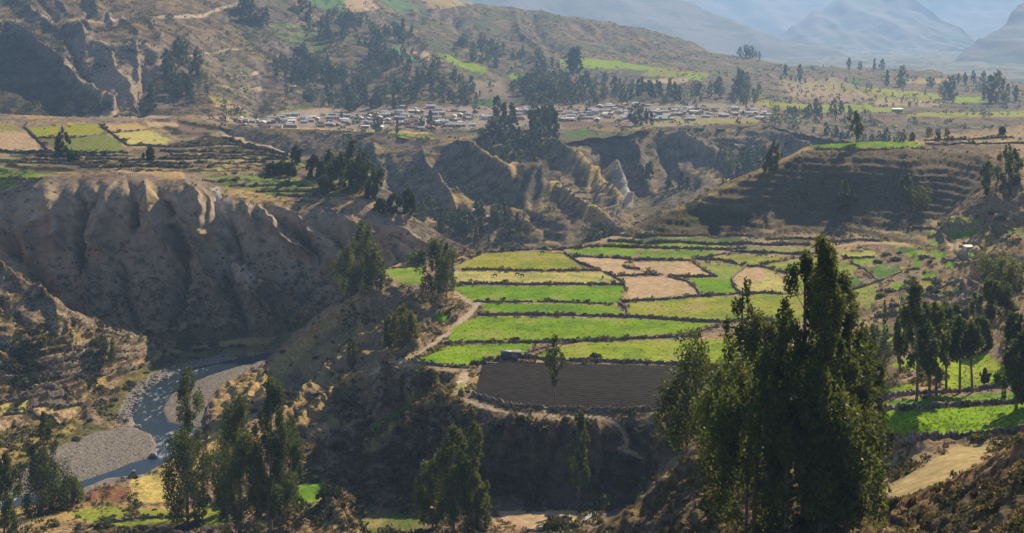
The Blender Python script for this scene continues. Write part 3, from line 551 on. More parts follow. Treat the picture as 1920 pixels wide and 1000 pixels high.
r_, c_ = gx.shape; ii = np.arange(r_ * c_).reshape(r_, c_); wf = np.stack([ii[1:, :-1], ii[1:, 1:], ii[:-1, 1:], ii[:-1, :-1]], -1)
k = polymask(gx[:-1, :-1], gy[:-1, :-1], WATER, 6) > .38; wf = wf[k]; u, inv = np.unique(wf, return_inverse=True)
foam = .02 + .30 * polymask(gx, gy, [(250, 735), (330, 700), (390, 680), (385, 700), (330, 725), (310, 790), (260, 800)], 8) + .36 * polymask(gx, gy, [(284, 815), (352, 798), (385, 800), (350, 838), (300, 868), (285, 850)], 7) + .45 * polymask(gx, gy, [(-60, 945), (20, 925), (45, 920), (30, 940), (-60, 975)], 5) + .2 * polymask(gx, gy, [(380, 690), (528, 655), (528, 664), (400, 700)], 5)
fc = np.stack([foam] * 3, -1).reshape(-1, 3)
o = mk('river', wp.reshape(-1, 3)[u], inv.reshape(wf.shape), water_mat(), colr=fc[u], smooth=True)
tag(o, 'shallow river with white rapids winding between gravel banks', kind='structure')

# ---- N: near land, the farmed terrace, its escarpments and the right-hand hill ----
N = Sheet('hillside', 'farmed terrace with its dark escarpments and the slopes around it', -200, 2460, 2.0, 380,
    [(-200, 985), (0, 957), (60, 945), (150, 925), (230, 900), (270, 890), (310, 866), (350, 832), (380, 800), (388, 775), (392, 748), (420, 716), (480, 692), (500, 674), (540, 634), (590, 594), (640, 556), (690, 536), (720, 506), (748, 494), (800, 488), (850, 484), (905, 474), (1000, 468), (1060, 466), (1120, 452), (1150, 440), (1180, 428), (1210, 414), (1250, 398), (1300, 372), (1340, 352), (1400, 326), (1440, 312), (1480, 292), (1505, 278), (1530, 271), (1600, 267), (1700, 264), (1760, 252), (1840, 245), (1920, 234), (2120, 210), (2460, 150)],
    [(-200, 1110), (2460, 1110)],
    [(-200, 985, -160), (0, 957, -160), (150, 925, -160), (270, 892, -160), (310, 866, -160), (380, 800, -160), (392, 748, -160), (420, 716, -160), (480, 692, -159), (500, 674, -157), (540, 634, 608), (590, 594, 602), (640, 556, 596), (690, 536, 590),
     (720, 506, 617), (760, 494, -115), (850, 484, -115), (1000, 468, -115), (1060, 466, -115), (1060, 520, -115), (850, 530, -115), (1060, 600, -115), (900, 600, -115), (900, 680, -115), (1060, 680, -115), (900, 740, -115), (1060, 768, -115), (1260, 768, -115), (1260, 680, -115), (1260, 600, -115), (1260, 520, -115), (1260, 470, -115), (1450, 470, -114), (1450, 560, -115), (1450, 660, -115), (1450, 740, -115), (800, 640, -115), (760, 672, -116), (860, 590, -116), (790, 520, -115), (870, 700, -115), (880, 755, -115.5),
     (740, 540, -117), (700, 600, -130), (760, 600, -124), (780, 570, -118), (660, 640, -138), (720, 660, -128), (600, 660, -146), (560, 700, -151), (660, 700, -139), (780, 700, -115.5), (600, 780, -147), (700, 760, -139), (800, 760, -121), (500, 760, -153), (450, 850, -153), (400, 900, -155), (560, 870, -150), (700, 850, -141), (800, 850, -134), (860, 800, -121), (640, 920, -143), (560, 920, -145), (300, 950, -153), (0, 1000, -152), (200, 1000, -150), (0, 1110, -142), (400, 1000, -146), (400, 1110, -136), (-200, 1110, -145),
     (600, 1000, -138), (600, 1110, -130), (800, 980, -136), (800, 1110, -128), (1000, 965, -134), (1000, 1110, -122), (850, 900, -137), (1000, 900, -133), (1000, 850, -125), (1000, 800, -117.5), (1140, 800, -118), (1140, 850, -126), (1140, 920, -135), (1270, 800, -118), (1270, 850, -122), (1270, 1110, -115), (1500, 900, -112), (1500, 1110, -95),
     (1630, 760, -100), (1630, 820, 292), (1640, 850, 287), (1640, 770, 296), (1800, 770, 283), (1800, 818, 264), (1920, 762, 280), (1920, 805, 262), (2120, 760, 272), (1660, 735, 322), (1800, 735, 304), (1900, 730, 300), (1700, 675, 352), (1860, 650, 345), (1880, 700, 318), (1640, 900, 262), (1740, 860, 250), (1660, 930, 235), (1800, 1000, 195), (1920, 900, 215), (2120, 1110, 150), (1700, 1110, 180), (2120, 650, 300),
     (1150, 440, 726), (1350, 435, -114), (1500, 440, -114), (1600, 455, -113), (1700, 450, -111), (1240, 402, 748), (1340, 352, 768), (1440, 314, 782), (1530, 274, 802), (1600, 270, 808), (1700, 268, 812), (1530, 285, 790), (1700, 290, 780), (1700, 350, 748), (1560, 350, 758), (1450, 370, 752), (1350, 390, 745), (1560, 400, 738), (1700, 400, 725), (1780, 420, 690), (1760, 252, 880), (1840, 245, 905), (1920, 234, 960), (2120, 210, 1000), (1840, 285, 775), (1920, 285, 760), (2120, 280, 740), (1850, 330, 720),
     (1920, 350, 620), (1820, 430, 640), (1920, 430, 530), (1760, 480, 615), (1640, 500, -113), (1640, 560, -112), (1720, 560, 520), (1800, 520, 535), (1850, 500, 500), (1920, 520, 440), (1800, 580, 460), (1900, 600, 370), (1700, 620, 460), (1640, 640, -110), (1800, 640, 385), (2120, 350, 500), (2120, 500, 360), (2460, 150, 1050), (2460, 350, 470), (2460, 500, 320), (2460, 800, 215), (2460, 1110, 140)],
    (140, 120), 2.0)
x, y = N.X, N.Y; Px, Py, Pz = N.P[..., 0].copy(), N.P[..., 1].copy(), N.P[..., 2].copy()
FLAT = [[(715, 503), (760, 492), (905, 470), (1060, 464), (1160, 440), (1600, 448), (1640, 470), (1660, 560), (1640, 700), (1560, 760), (1270, 775), (1050, 775), (960, 766), (868, 760), (870, 700), (770, 685), (880, 590), (850, 560), (740, 540)],
        [(1610, 830), (1640, 760), (1660, 735), (1930, 720), (2120, 720), (2120, 815), (1800, 826)], [(1680, 660), (1870, 636), (1900, 720), (1700, 740)], [(1520, 262), (1900, 262), (1900, 278), (1720, 281), (1530, 282)],
        [(505, 935), (590, 885), (650, 955), (560, 970)], [(920, 950), (1085, 950), (1080, 995), (930, 995)], [(1600, 850), (1760, 845), (1850, 850), (1720, 930), (1600, 910)], [(660, 970), (800, 970), (800, 1000), (640, 1000)]]
FIELDS = []
def fld(nm, lab, poly, mt, cc): FIELDS.append((nm, lab, poly, mt, cc))
g = 'grass'
fld('field', 'pale olive pasture at the far edge of the terrace', [(853, 501), (905, 476), (1015, 472), (1056, 478), (1092, 504), (980, 506), (870, 504)], g, OLIVE)
fld('field', 'pale dry pasture with grazing cattle', [(852, 509), (960, 511), (1130, 510), (1170, 532), (850, 532)], g, PALEOL)
fld('field', 'vivid green strip field below the cattle pasture', [(850, 538), (1172, 537), (1160, 568), (885, 564)], g, GREEN)
fld('field', 'thin bright green strip', [(905, 570), (1152, 572), (1172, 591), (912, 588)], g, GREEN)
fld('field', 'long light green field', [(897, 594), (1170, 598), (1338, 606), (1290, 628), (1090, 637), (1000, 640), (838, 644), (852, 614)], g, (.150, .265, .004))
fld('field', 'green field left of the grey shed', [(790, 672), (836, 650), (1000, 644), (985, 661), (940, 664), (925, 676), (880, 686), (785, 680)], g, (.150, .28, .004))
fld('field', 'yellow-green field right of the grey shed', [(990, 668), (1090, 644), (1300, 636), (1440, 642), (1440, 690), (1290, 682), (1040, 674)], g, (.215, .290, .015))
fld('field', 'dark ploughed field with planted rows', [(905, 682), (960, 679), (1290, 687), (1440, 696), (1420, 762), (1262, 766), (1050, 766), (962, 759), (888, 740)], 'plough', (.020, .0175, .016))
fld('field', 'tan stubble field in the middle of the terrace', [(1065, 480), (1182, 484), (1166, 494), (1176, 504), (1210, 510), (1185, 516), (1158, 518), (1092, 494)], 'stubble', TAN)
fld('field', 'tan stubble field, smaller', [(1188, 492), (1300, 492), (1336, 517), (1255, 518), (1240, 512), (1195, 504)], 'stubble', TAN)
fld('field', 'lowest tan stubble field', [(1165, 521), (1245, 518), (1290, 528), (1312, 553), (1180, 559), (1176, 545)], 'stubble', TAN)
fld('field', 'wide olive meadow', [(1182, 567), (1300, 560), (1448, 552), (1560, 556), (1600, 600), (1560, 606), (1450, 598), (1345, 603), (1180, 593), (1172, 578)], g, (.235, .265, .025))
fld('field', 'bright green field beside the stubble', [(1290, 523), (1370, 523), (1386, 549), (1316, 553)], g, GREEN)
fld('field', 'light green field above the bright one', [(1312, 495), (1392, 500), (1368, 521), (1344, 519)], g, (.19, .27, .035))
fld('field', 'meadow with a bare tan corner', [(1385, 506), (1420, 502), (1454, 514), (1474, 530), (1475, 548), (1392, 549), (1374, 530)], g, PALEOL)
fld('field', 'pale olive strip', [(1330, 478), (1470, 484), (1400, 498), (1320, 488)], g, OLIVE)
fld('field', 'olive meadow behind the tall trees', [(1424, 497), (1530, 484), (1610, 500), (1600, 512), (1462, 512)], g, (.19, .24, .035))
fld('field', 'olive meadow between the tall trees', [(1478, 515), (1600, 515), (1630, 545), (1560, 552), (1480, 548)], g, (.19, .25, .03))
fld('field', 'green strip at the back', [(1062, 472), (1120, 464), (1188, 467), (1200, 472), (1186, 480), (1090, 476)], g, GREEN)
fld('field', 'green and olive strip at the back', [(1200, 470), (1330, 471), (1345, 474), (1300, 484), (1200, 484)], g, (.14, .22, .02))
fld('field', 'thin green terrace', [(1150, 455), (1370, 459), (1368, 463), (1140, 461)], g, LIME)
fld('field', 'thin dark green terrace', [(1160, 446), (1310, 447), (1400, 449), (1400, 452), (1160, 451)], g, DGREEN)
fld('field', 'green strip right of centre', [(1390, 466), (1520, 468), (1520, 475), (1400, 472)], g, (.16, .22, .03))
fld('field', 'golden strip field', [(1578, 473), (1640, 471), (1642, 482), (1580, 485)], g, (.33, .33, .08))
fld('field', 'small green field', [(1592, 487), (1638, 485), (1634, 494), (1612, 498)], g, GREEN)
fld('field', 'dark green five-sided field', [(1622, 502), (1688, 500), (1684, 512), (1650, 526), (1624, 510)], g, DGREEN)
fld('field', 'green field under the slope', [(1742, 468), (1772, 470), (1776, 486), (1750, 487)], g, GREEN)
fld('field', 'tiny green plot', [(1772, 491), (1792, 492), (1794, 502), (1773, 501)], g, GREEN)
fld('field', 'small green plot', [(1728, 512), (1756, 512), (1752, 523), (1728, 524)], g, GREEN)
fld('field', 'green sliver', [(1680, 466), (1720, 466), (1716, 472), (1690, 474)], g, DGREEN)
fld('field', 'green triangle', [(1708, 486), (1726, 484), (1726, 496), (1716, 496)], g, GREEN)
fld('field', 'lime sliver under the foot of the dark hill', [(1640, 450), (1680, 453), (1718, 462), (1690, 464), (1640, 456)], g, (.3, .3, .07))
fld('field', 'green field behind the tall clump', [(1590, 516), (1606, 518), (1622, 538), (1596, 541)], g, DGREEN)
fld('field', 'olive field right of the tall clump', [(1604, 546), (1640, 532), (1644, 556), (1632, 580), (1606, 576)], g, (.24, .26, .05))
fld('field', 'green plot on the right slope', [(1888, 432), (1930, 428), (1930, 438), (1892, 442)], g, GREEN)
fld('field', 'green plot beneath the slope', [(1672, 530), (1700, 530), (1696, 542), (1674, 541)], g, GREEN)
fld('field', 'olive plot under the green plot', [(1728, 528), (1752, 528), (1748, 545), (1730, 540)], g, OLIVE)
fld('field', 'lime meadow behind the right-hand trees', [(1650, 615), (1700, 616), (1710, 655), (1650, 640)], g, LIME)
fld('field', 'sunlit lime meadow among the right-hand trunks', [(1668, 686), (1720, 668), (1800, 672), (1850, 664), (1890, 694), (1890, 716), (1770, 728), (1770, 690), (1700, 694)], g, (.24, .33, .02))
fld('field', 'lime strip under the right-hand trunks', [(1646, 738), (1660, 728), (1712, 720), (1712, 734), (1690, 738)], g, (.24, .33, .02))
fld('field', 'dark green strip above the big meadow', [(1650, 755), (1760, 744), (1890, 734), (1960, 738), (1930, 746), (1800, 752), (1700, 763), (1655, 768)], g, (.10, .23, .012))
fld('field', 'big vivid green meadow at the right edge', [(1632, 814), (1652, 772), (1700, 768), (1850, 762), (1930, 756), (2120, 745), (2120, 800), (1920, 807), (1800, 820), (1700, 824)], g, (.155, .30, .010))
fld('field', 'vivid green field on top of the dark hill', [(1512, 273), (1600, 267), (1690, 264), (1722, 270), (1725, 277), (1600, 277), (1530, 279)], g, GREEN)
fld('field', 'bare brown field on top of the dark hill', [(1750, 272), (1900, 270), (1900, 280), (1750, 280)], 'stubble', (.12, .085, .07))
fld('field', 'small bright green field between the foreground trees', [(528, 948), (545, 922), (575, 905), (592, 890), (615, 912), (640, 950), (590, 955)], g, (.12, .25, .012))
fld('field', 'tan yard at the valley bottom', [(932, 960), (1082, 956), (1078, 982), (1000, 992), (945, 978)], 'stubble', TAN)
fld('field', 'olive weedy plot at the bottom', [(668, 975), (700, 966), (785, 966), (800, 1000), (660, 1000)], g, (.14, .15, .05))
fld('field', 'dry gold bench', [(1650, 918), (1700, 893), (1790, 840), (1868, 834), (1820, 878), (1740, 925), (1680, 936)], 'stubble', (.36, .28, .14))
fld('field', 'bright green meadow at the left end of the terrace', [(722, 506), (795, 496), (794, 534), (768, 533), (735, 524)], g, (.19, .29, .03))
fld('field', 'thin golden ledge at the foot of the dark hill', [(1560, 456), (1700, 454), (1702, 458), (1560, 460)], 'stubble', TAN)
fld('field', 'narrow green ledge on the lit right slope', [(1775, 446), (1830, 433), (1842, 437), (1790, 452)], g, GREEN)
fld('field', 'green ledge under the tan patch', [(1740, 452), (1768, 448), (1770, 460), (1744, 464)], g, (.16, .24, .03))
fld('field', 'tan patch high on the right slope', [(1778, 452), (1830, 448), (1836, 466), (1800, 474), (1780, 468)], 'stubble', TAN)
fld('field', 'green plot between the small walls', [(1812, 471), (1824, 470), (1823, 480), (1812, 480)], g, GREEN)
fld('field', 'reddish bare plot on the right slope', [(1812, 522), (1850, 515), (1850, 538), (1820, 534)], 'stubble', (.34, .2, .12))
fld('field', 'green ledge by the blue-grey bush', [(1700, 473), (1735, 468), (1738, 476), (1704, 482)], g, GREEN)
fld('field', 'green sliver under the rubble wall', [(1640, 493), (1668, 492), (1664, 499), (1640, 499)], g, DGREEN)
flat = np.zeros(x.shape)
for P_ in [q[2] for q in FIELDS]: flat = np.maximum(flat, polymask(x, y, P_, 3))
for P_ in FLAT: flat = np.maximum(flat, polymask(x, y, P_, 7))
PATHS = [[(898, 566), (880, 590), (845, 620), (810, 645), (770, 670), (735, 682), (700, 700)], [(735, 682), (800, 688), (860, 694)], [(850, 744), (900, 760), (960, 776), (1050, 783), (1130, 783), (1160, 800), (1170, 815)], [(1170, 815), (1176, 835), (1160, 842), (1190, 852), (1215, 862)], [(872, 698), (862, 730), (850, 744)]]
pd = np.full(x.shape, 99.)
for P_ in PATHS:
    k_ = (N.xs > min(p[0] for p in P_) - 20) & (N.xs < max(p[0] for p in P_) + 20); pd[:, k_] = np.minimum(pd[:, k_], dline(x[:, k_], y[:, k_], P_, 1.4))
flat = np.maximum(flat, sstep(14, 6, pd) * .9)
for P_ in [[(-60, 962), (60, 952), (330, 950), (420, 955), (430, 1000), (-60, 1005)], [(215, 925), (260, 895), (340, 888), (350, 945), (170, 948)]]: flat = np.maximum(flat, polymask(x, y, P_, 7) * .8)
edge = sstep(0, 20, y - N.yt)
edge = np.where(x < 500, sstep(0, 8, y - N.yt), edge)
a = N.strokes([
    ([(680, 545), (600, 610), (530, 690), (480, 740), (430, 790)], 8, 3.5), ([(760, 600), (690, 640), (620, 700), (560, 760), (470, 850)], 10, 5), ([(720, 590), (650, 640), (590, 700), (500, 800)], 10, -6), ([(740, 685), (700, 700), (620, 760), (560, 820)], 9, 6), ([(790, 650), (730, 665), (690, 680)], 7, 3),
    ([(840, 700), (780, 750), (720, 790), (640, 830)], 9, -5), ([(880, 730), (800, 770), (720, 830), (660, 880)], 9, 5), ([(900, 780), (860, 850), (850, 930)], 12, -4), ([(960, 790), (940, 850), (900, 930)], 9, 3), ([(1060, 800), (1040, 860), (1000, 930)], 9, -3), ([(1120, 795), (1130, 850), (1110, 920)], 9, 3), ([(1180, 800), (1190, 850), (1180, 920)], 10, -4), ([(1230, 790), (1240, 860)], 8, 3),
    ([(540, 960), (600, 945), (660, 1010)], 22, 5), ([(1290, 380), (1330, 410), (1340, 435)], 14, -3), ([(1500, 300), (1480, 350), (1440, 420)], 16, 4), ([(1600, 300), (1590, 350), (1560, 430)], 16, -4), ([(1700, 300), (1720, 350), (1700, 420)], 16, 3), ([(1920, 340), (1850, 400), (1780, 440)], 14, 6), ([(1920, 460), (1860, 500), (1820, 540)], 12, 5), ([(1920, 400), (1850, 450), (1800, 480)], 10, -5)])
scr = 1 - flat
fk = sstep(960, 800, x) * sstep(480, 560, y); cu = .89 * Px + .45 * Py; cv = -.45 * Px + .89 * Py
N.displace(edge * scr * (a * (1 - .25 * fk) + fk * 2.0 * (.5 * fbm(Px / 5, Py / 6, 3, 161) + ridged(cu / 13 + .25 * fbm(Px / 20, Py / 20, 2, 3), cv / 75, 4, 151) - .2) + 1.0 * (ridged((Px + .5 * Py) / 26, (Py - .5 * Px) / 55, 4, 111) - .2) + .8 * fbm(Px / 9, Py / 9, 4, 113) + .35 * fbm(Px / 2.6, Py / 3.2, 3, 117)) + flat * .25 * fbm(Px / 30, Py / 30, 2, 5))
tz2 = terrace(N, [(1240, 400), (1440, 318), (1520, 290), (1840, 292), (1850, 330), (1760, 410), (1600, 430), (1250, 430)], 3.4, 10, .6, .01, 21, .5)
tfl = terrace(N, [(440, 790), (560, 660), (700, 560), (840, 575), (850, 620), (760, 680), (600, 800), (500, 880)], 2.6, 12, .55, .10, 23, .4)
ta = terrace(N, [(1140, 426), (1350, 418), (1560, 424), (1720, 400), (1800, 420), (1730, 458), (1500, 462), (1130, 462)], 2.2, 6, 1.0, 0, 9, .6)
tb = terrace(N, [(1740, 420), (1930, 380), (1930, 600), (1800, 560), (1650, 600), (1640, 470)], 2.6, 8, .35, 0, 12, .4)
tc_ = terrace(N, [(1720, 262), (1930, 236), (2120, 220), (2120, 282), (1880, 283), (1720, 280)], 2.4, 5, .9, 0, 13, .4)
td = terrace(N, [(560, 870), (720, 800), (840, 760), (870, 800), (700, 900)], 3.0, 10, .4, 0, 13, .5)
c = basecol(N, 1.0, (.30, .225, .155), .66, 500, .32)
c = mix(c, BROWN, sstep(.25, .8, scr) * .35) * (1 - .0 * sstep(.2, .8, scr))[..., None]
for tt in (ta, tb, tc_): c = mix(c, (.09, .075, .05), tt[1] * .8); c = mix(c, (.36, .29, .17), tt[0] * (1 - tt[1]) * .45)  # terrace faces painted dark for shade, treads painted lighter as lit
c = mix(c, (.05, .045, .03), tz2[1] * .5); c = mix(c, GOLD, tfl[0] * (1 - tfl[1]) * sstep(-.2, .3, fbm(Px / 12, Py / 12, 3, 88)) * .6); c = mix(c, (.05, .042, .028), tfl[1] * .6)  # shaded risers painted dark; gold grass on flank ledges brightened as lit
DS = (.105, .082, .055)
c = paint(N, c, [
    (DS, [(1160, 432), (1260, 395), (1350, 350), (1450, 314), (1520, 284), (1850, 284), (1860, 340), (1780, 400), (1700, 430), (1300, 440)], 12, .8), (SCRUB_AND_SHADE, [(1240, 398), (1340, 385), (1400, 400), (1420, 425), (1200, 432)], 14, .8),
    (GOLD, [(1240, 402), (1300, 374), (1350, 350), (1420, 322), (1500, 280), (1530, 276), (1500, 292), (1400, 335), (1300, 385)], 3, .7),  # golden crest path, with its lit edge put into the colour
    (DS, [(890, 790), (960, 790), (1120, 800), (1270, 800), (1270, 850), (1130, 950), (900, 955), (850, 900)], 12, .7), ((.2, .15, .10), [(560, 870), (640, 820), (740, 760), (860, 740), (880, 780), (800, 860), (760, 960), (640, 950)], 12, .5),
    (TAN, [(420, 780), (500, 690), (600, 590), (680, 545), (700, 560), (620, 650), (540, 730), (450, 830)], 10, .5), (BROWN, [(470, 760), (560, 680), (640, 600), (655, 612), (570, 700), (490, 790)], 5, .7), ((.22, .16, .11), [(600, 650), (660, 590), (740, 550), (820, 560), (840, 600), (760, 650), (690, 690), (610, 720)], 12, .5),
    (GREEN, [(690, 800), (790, 730), (830, 700), (838, 708), (780, 756), (700, 812)], 3, .75), (GREEN, [(812, 590), (838, 588), (842, 600), (822, 606)], 2), (MOSS, [(720, 640), (790, 600), (800, 610), (740, 660)], 5, .7),
    (GOLD, [(560, 690), (640, 620), (700, 590), (706, 600), (650, 640), (575, 705)], 6, .45), (GOLD, [(560, 830), (620, 790), (700, 740), (706, 750), (640, 800), (575, 842)], 6, .45), (TAN, [(640, 860), (720, 800), (800, 770), (806, 780), (730, 820), (650, 872)], 4, .6), (GOLD, [(745, 690), (700, 706), (620, 766), (560, 826), (548, 822), (600, 765), (690, 695), (740, 683)], 6, .55), (GOLD, [(690, 546), (610, 614), (540, 694), (490, 744), (440, 790), (430, 780), (480, 735), (530, 685), (600, 605), (680, 545)], 6, .5), (GOLD, [(760, 604), (695, 645), (625, 706), (565, 766), (480, 850), (470, 840), (560, 755), (620, 695), (690, 636), (755, 598)], 6, .5), (GOLD, [(884, 732), (805, 775), (725, 836), (665, 886), (660, 876), (720, 826), (800, 765), (880, 726)], 4, .6),  # golden grass along the ridges, brightened in colour as lit crests
    (GOLD, [(400, 760), (420, 720), (500, 690), (560, 640), (640, 580), (650, 590), (560, 690), (480, 760), (410, 820)], 10, .5), (GOLD, [(300, 900), (330, 880), (350, 850), (400, 800), (420, 840), (380, 880), (330, 930)], 6, .8),
    ((.52, .42, .14), [(250, 900), (310, 880), (340, 900), (330, 945), (270, 945), (230, 930)], 4, .9), ((.20, .10, .055), [(160, 940), (180, 924), (240, 915), (250, 922), (230, 942), (170, 948)], 3, .95),
    (GOLD, [(-60, 965), (60, 952), (330, 948), (400, 960), (380, 985), (150, 978), (0, 985)], 5, .8), ((.20, .27, .03), [(130, 962), (200, 952), (300, 958), (370, 968), (330, 985), (200, 990), (150, 975)], 4, .85), ((.06, .052, .045), [(180, 992), (260, 985), (380, 975), (440, 990), (430, 1010), (100, 1010)], 5, .8),
    (LIME, [(370, 950), (440, 946), (450, 985), (380, 985)], 5, .7), (TAN, [(1590, 848), (1740, 842), (1860, 832), (1920, 830), (1760, 915), (1660, 950), (1600, 930)], 5, .75),
    (PATH, [(862, 700), (880, 696), (876, 720), (858, 742), (848, 742)], 2), (LIME, [(858, 720), (874, 716), (868, 738), (850, 742)], 2, .7), (GOLD, [(885, 735), (900, 712), (905, 700), (898, 700), (880, 738)], 2, .9)], 3)
RW = [[(1700, 434), (1760, 427), (1800, 417)], [(1740, 446), (1800, 436), (1850, 424)], [(1800, 462), (1860, 452), (1905, 442)], [(1790, 500), (1850, 482), (1910, 467)], [(1756, 544), (1830, 524), (1880, 512)], [(1690, 562), (1760, 558), (1806, 550)], [(1640, 594), (1700, 588), (1740, 584)], [(1700, 508), (1724, 505)], [(1660, 548), (1700, 546), (1724, 550)], [(1850, 560), (1800, 572), (1760, 590)]]
c = paintline(N, c, [((TAN, GREEN, GOLD, TAN, TAN, GREEN, OLIVE, GREEN, OLIVE, TAN)[q_], [(a_, b_ - 5) for a_, b_ in pl_], 4.0, .8) for q_, pl_ in enumerate(RW)])  # strips above each wall: green and olive crops, tan and gold painted as lit
c = paintline(N, c, [(PATH, [(898, 566), (880, 590), (845, 620), (810, 645), (770, 670), (735, 682), (700, 700)], 5.5, .95), (PATH, [(735, 682), (800, 688), (860, 694)], 3, .7), (PATH, [(850, 744), (900, 760), (960, 776), (1050, 783), (1130, 783), (1160, 800), (1170, 815)], 3.5, .85), (PATH, [(1170, 815), (1176, 835), (1160, 842), (1190, 852), (1215, 862)], 4, .8), (PATH, [(855, 548), (868, 560), (885, 570), (895, 566)], 4, .8)])
cuts = []
for (nm, lab, poly, mt, cc) in FIELDS:
    i0 = polymask(x, y, poly, 3.0) > .35
    n1 = fbm(Px / 16, Py / 16, 4, 131); n2 = fbm(Px / 4, Py / 5, 3, 133, .7)
    st_ = fbm((Px + .1 * Py) / 30, Py / 3.5, 3, 139, .6); b_ = np.array(cc) * (1 + .16 * n2 + .16 * st_)[..., None]
    if mt == g:
        b_ = mix(b_, (.33, .27, .12), sstep(.05, .5, n1) * (.35 if cc[1] > cc[0] * 1.15 else .6)); b_ = mix(b_, DGREEN, sstep(.05, .5, -n1) * .45)
        if 'corner' in lab: b_ = mix(b_, TAN, polymask(x, y, [(1380, 505), (1430, 500), (1440, 520), (1400, 535), (1378, 535)], 8))
    elif mt == 'stubble': b_ = mix(b_, (.27, .24, .11), sstep(.1, .6, -n1) * .35)
    c[i0] = b_[i0]
    cuts.append((nm, lab, poly, M[mt]))
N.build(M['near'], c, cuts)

# ---- A: nearest bank, bottom right ----------------------------------------------
A = Sheet('hillside', 'dark scrubby bank nearest the camera at the bottom right', 1040, 3000, 2.0, 160,
    [(1040, 1060), (1090, 1008), (1130, 980), (1190, 946), (1230, 902), (1262, 876), (1300, 858), (1360, 838), (1430, 846), (1500, 880), (1570, 925), (1640, 954), (1680, 938), (1720, 924), (1770, 902), (1810, 884), (1850, 862), (1890, 836), (1920, 815), (2000, 770), (2150, 690), (2500, 560), (3000, 420)],
    [(1040, 1230), (3000, 1230)],
    [(1040, 1060, 232), (1190, 946, 228), (1300, 858, 222), (1430, 846, 208), (1570, 925, 192), (1640, 954, 188), (1770, 902, 172), (1920, 815, 150), (2150, 690, 130), (1200, 1000, 205), (1400, 950, 185), (1500, 1000, 168), (1700, 1000, 158), (1900, 900, 138), (1900, 1000, 122), (1040, 1230, 170), (1300, 1100, 165), (1500, 1230, 125), (1900, 1230, 92), (2150, 1000, 105), (2150, 1230, 85), (2500, 560, 118), (3000, 420, 108), (2500, 900, 96), (3000, 800, 88), (2500, 1230, 76), (3000, 1230, 66)],
    (60, 45), 5.0)
x, y = A.X, A.Y; Px, Py, Pz = A.P[..., 0].copy(), A.P[..., 1].copy(), A.P[..., 2].copy()
e = sstep(0, 14, y - A.yt)
a = A.strokes([([(1300, 870), (1270, 905), (1210, 950), (1180, 990)], 9, 1.6), ([(1370, 860), (1330, 940), (1280, 1010)], 12, -2), ([(1640, 965), (1700, 985), (1760, 1000)], 12, -1)])
A.displace(e * (a + .7 * (ridged((Px + .5 * Py) / 11, (Py - .5 * Px) / 22, 4, 141) - .2) + .7 * fbm(Px / 4, Py / 4, 4, 143) + .35 * fbm(Px / 1.2, Py / 1.5, 3, 147)))
c = basecol(A, .55, (.24, .19, .14), .5, 600, .40) * .75
c = mix(c, (.09, .07, .048), sstep(-.3, .2, fbm(Px / 12, Py / 12, 3, 7)) * .55)
c = paint(A, c, [((.34, .21, .12), [(1640, 950), (1770, 895), (1920, 812), (2150, 690), (2150, 735), (1920, 856), (1780, 932), (1680, 968)], 5, .85), (GOLD, [(1200, 940), (1290, 862), (1310, 865), (1240, 920), (1190, 965)], 5, .6)], 3)
A.build(M['near'], c)

# ---- bedrock plain under everything, out to the horizon
gm = simple('bedrock', (.2, .17, .13), .95, .2, .01)
k = 24000.0
o = mk('ground', [(-k, -3000, ZC - 330), (k, -3000, ZC - 330), (k, 26000, ZC - 330), (-k, 26000, ZC - 330)], np.array([[0, 1, 2, 3]]), gm); tag(o, 'ground plain under the valley', kind='structure')
# ---------------------------------------------------------------- plants
def tube(pts, rads, k=6):
    pts = np.array(pts, float); V = []; Fc = []
    for i, p in enumerate(pts):
        d = pts[min(i + 1, len(pts) - 1)] - pts[max(i - 1, 0)]; d /= np.linalg.norm(d) + 1e-9
        a = np.cross(d, (0.31, .9, .1)); a /= np.linalg.norm(a) + 1e-9; b = np.cross(d, a)
        for j in range(k):
            t = 2 * math.pi * j / k; V.append(p + rads[i] * (math.cos(t) * a + math.sin(t) * b))
    for i in range(len(pts) - 1):
        for j in range(k):
            Fc.append((i * k + j, i * k + (j + 1) % k, (i + 1) * k + (j + 1) % k, (i + 1) * k + j))
    return np.array(V), np.array(Fc)
def join(L):
    V = []; Fc = []; n = 0
    for v, f in L: V.append(v); Fc.append(f + n); n += len(v)
    return np.vstack(V), np.vstack(Fc)
def leaves(C, size, r, droop=.5, asp=.55):
    """one quad per centre, random facing, long axis hanging"""
    n = len(C); a = r.normal(size=(n, 3)); a[:, 2] -= droop * 1.6; a /= np.linalg.norm(a, axis=1, keepdims=True)
    b = np.cross(a, r.normal(size=(n, 3))); b /= np.linalg.norm(b, axis=1, keepdims=True) + 1e-9
    s = size * (.6 + .8 * r.random((n, 1)))
    a = a * s; b = b * s * asp
    V = np.stack([C - a, C + b - a * .1, C + a, C - b - a * .1], 1).reshape(-1, 3)
    return V, np.arange(4 * n).reshape(n, 4)
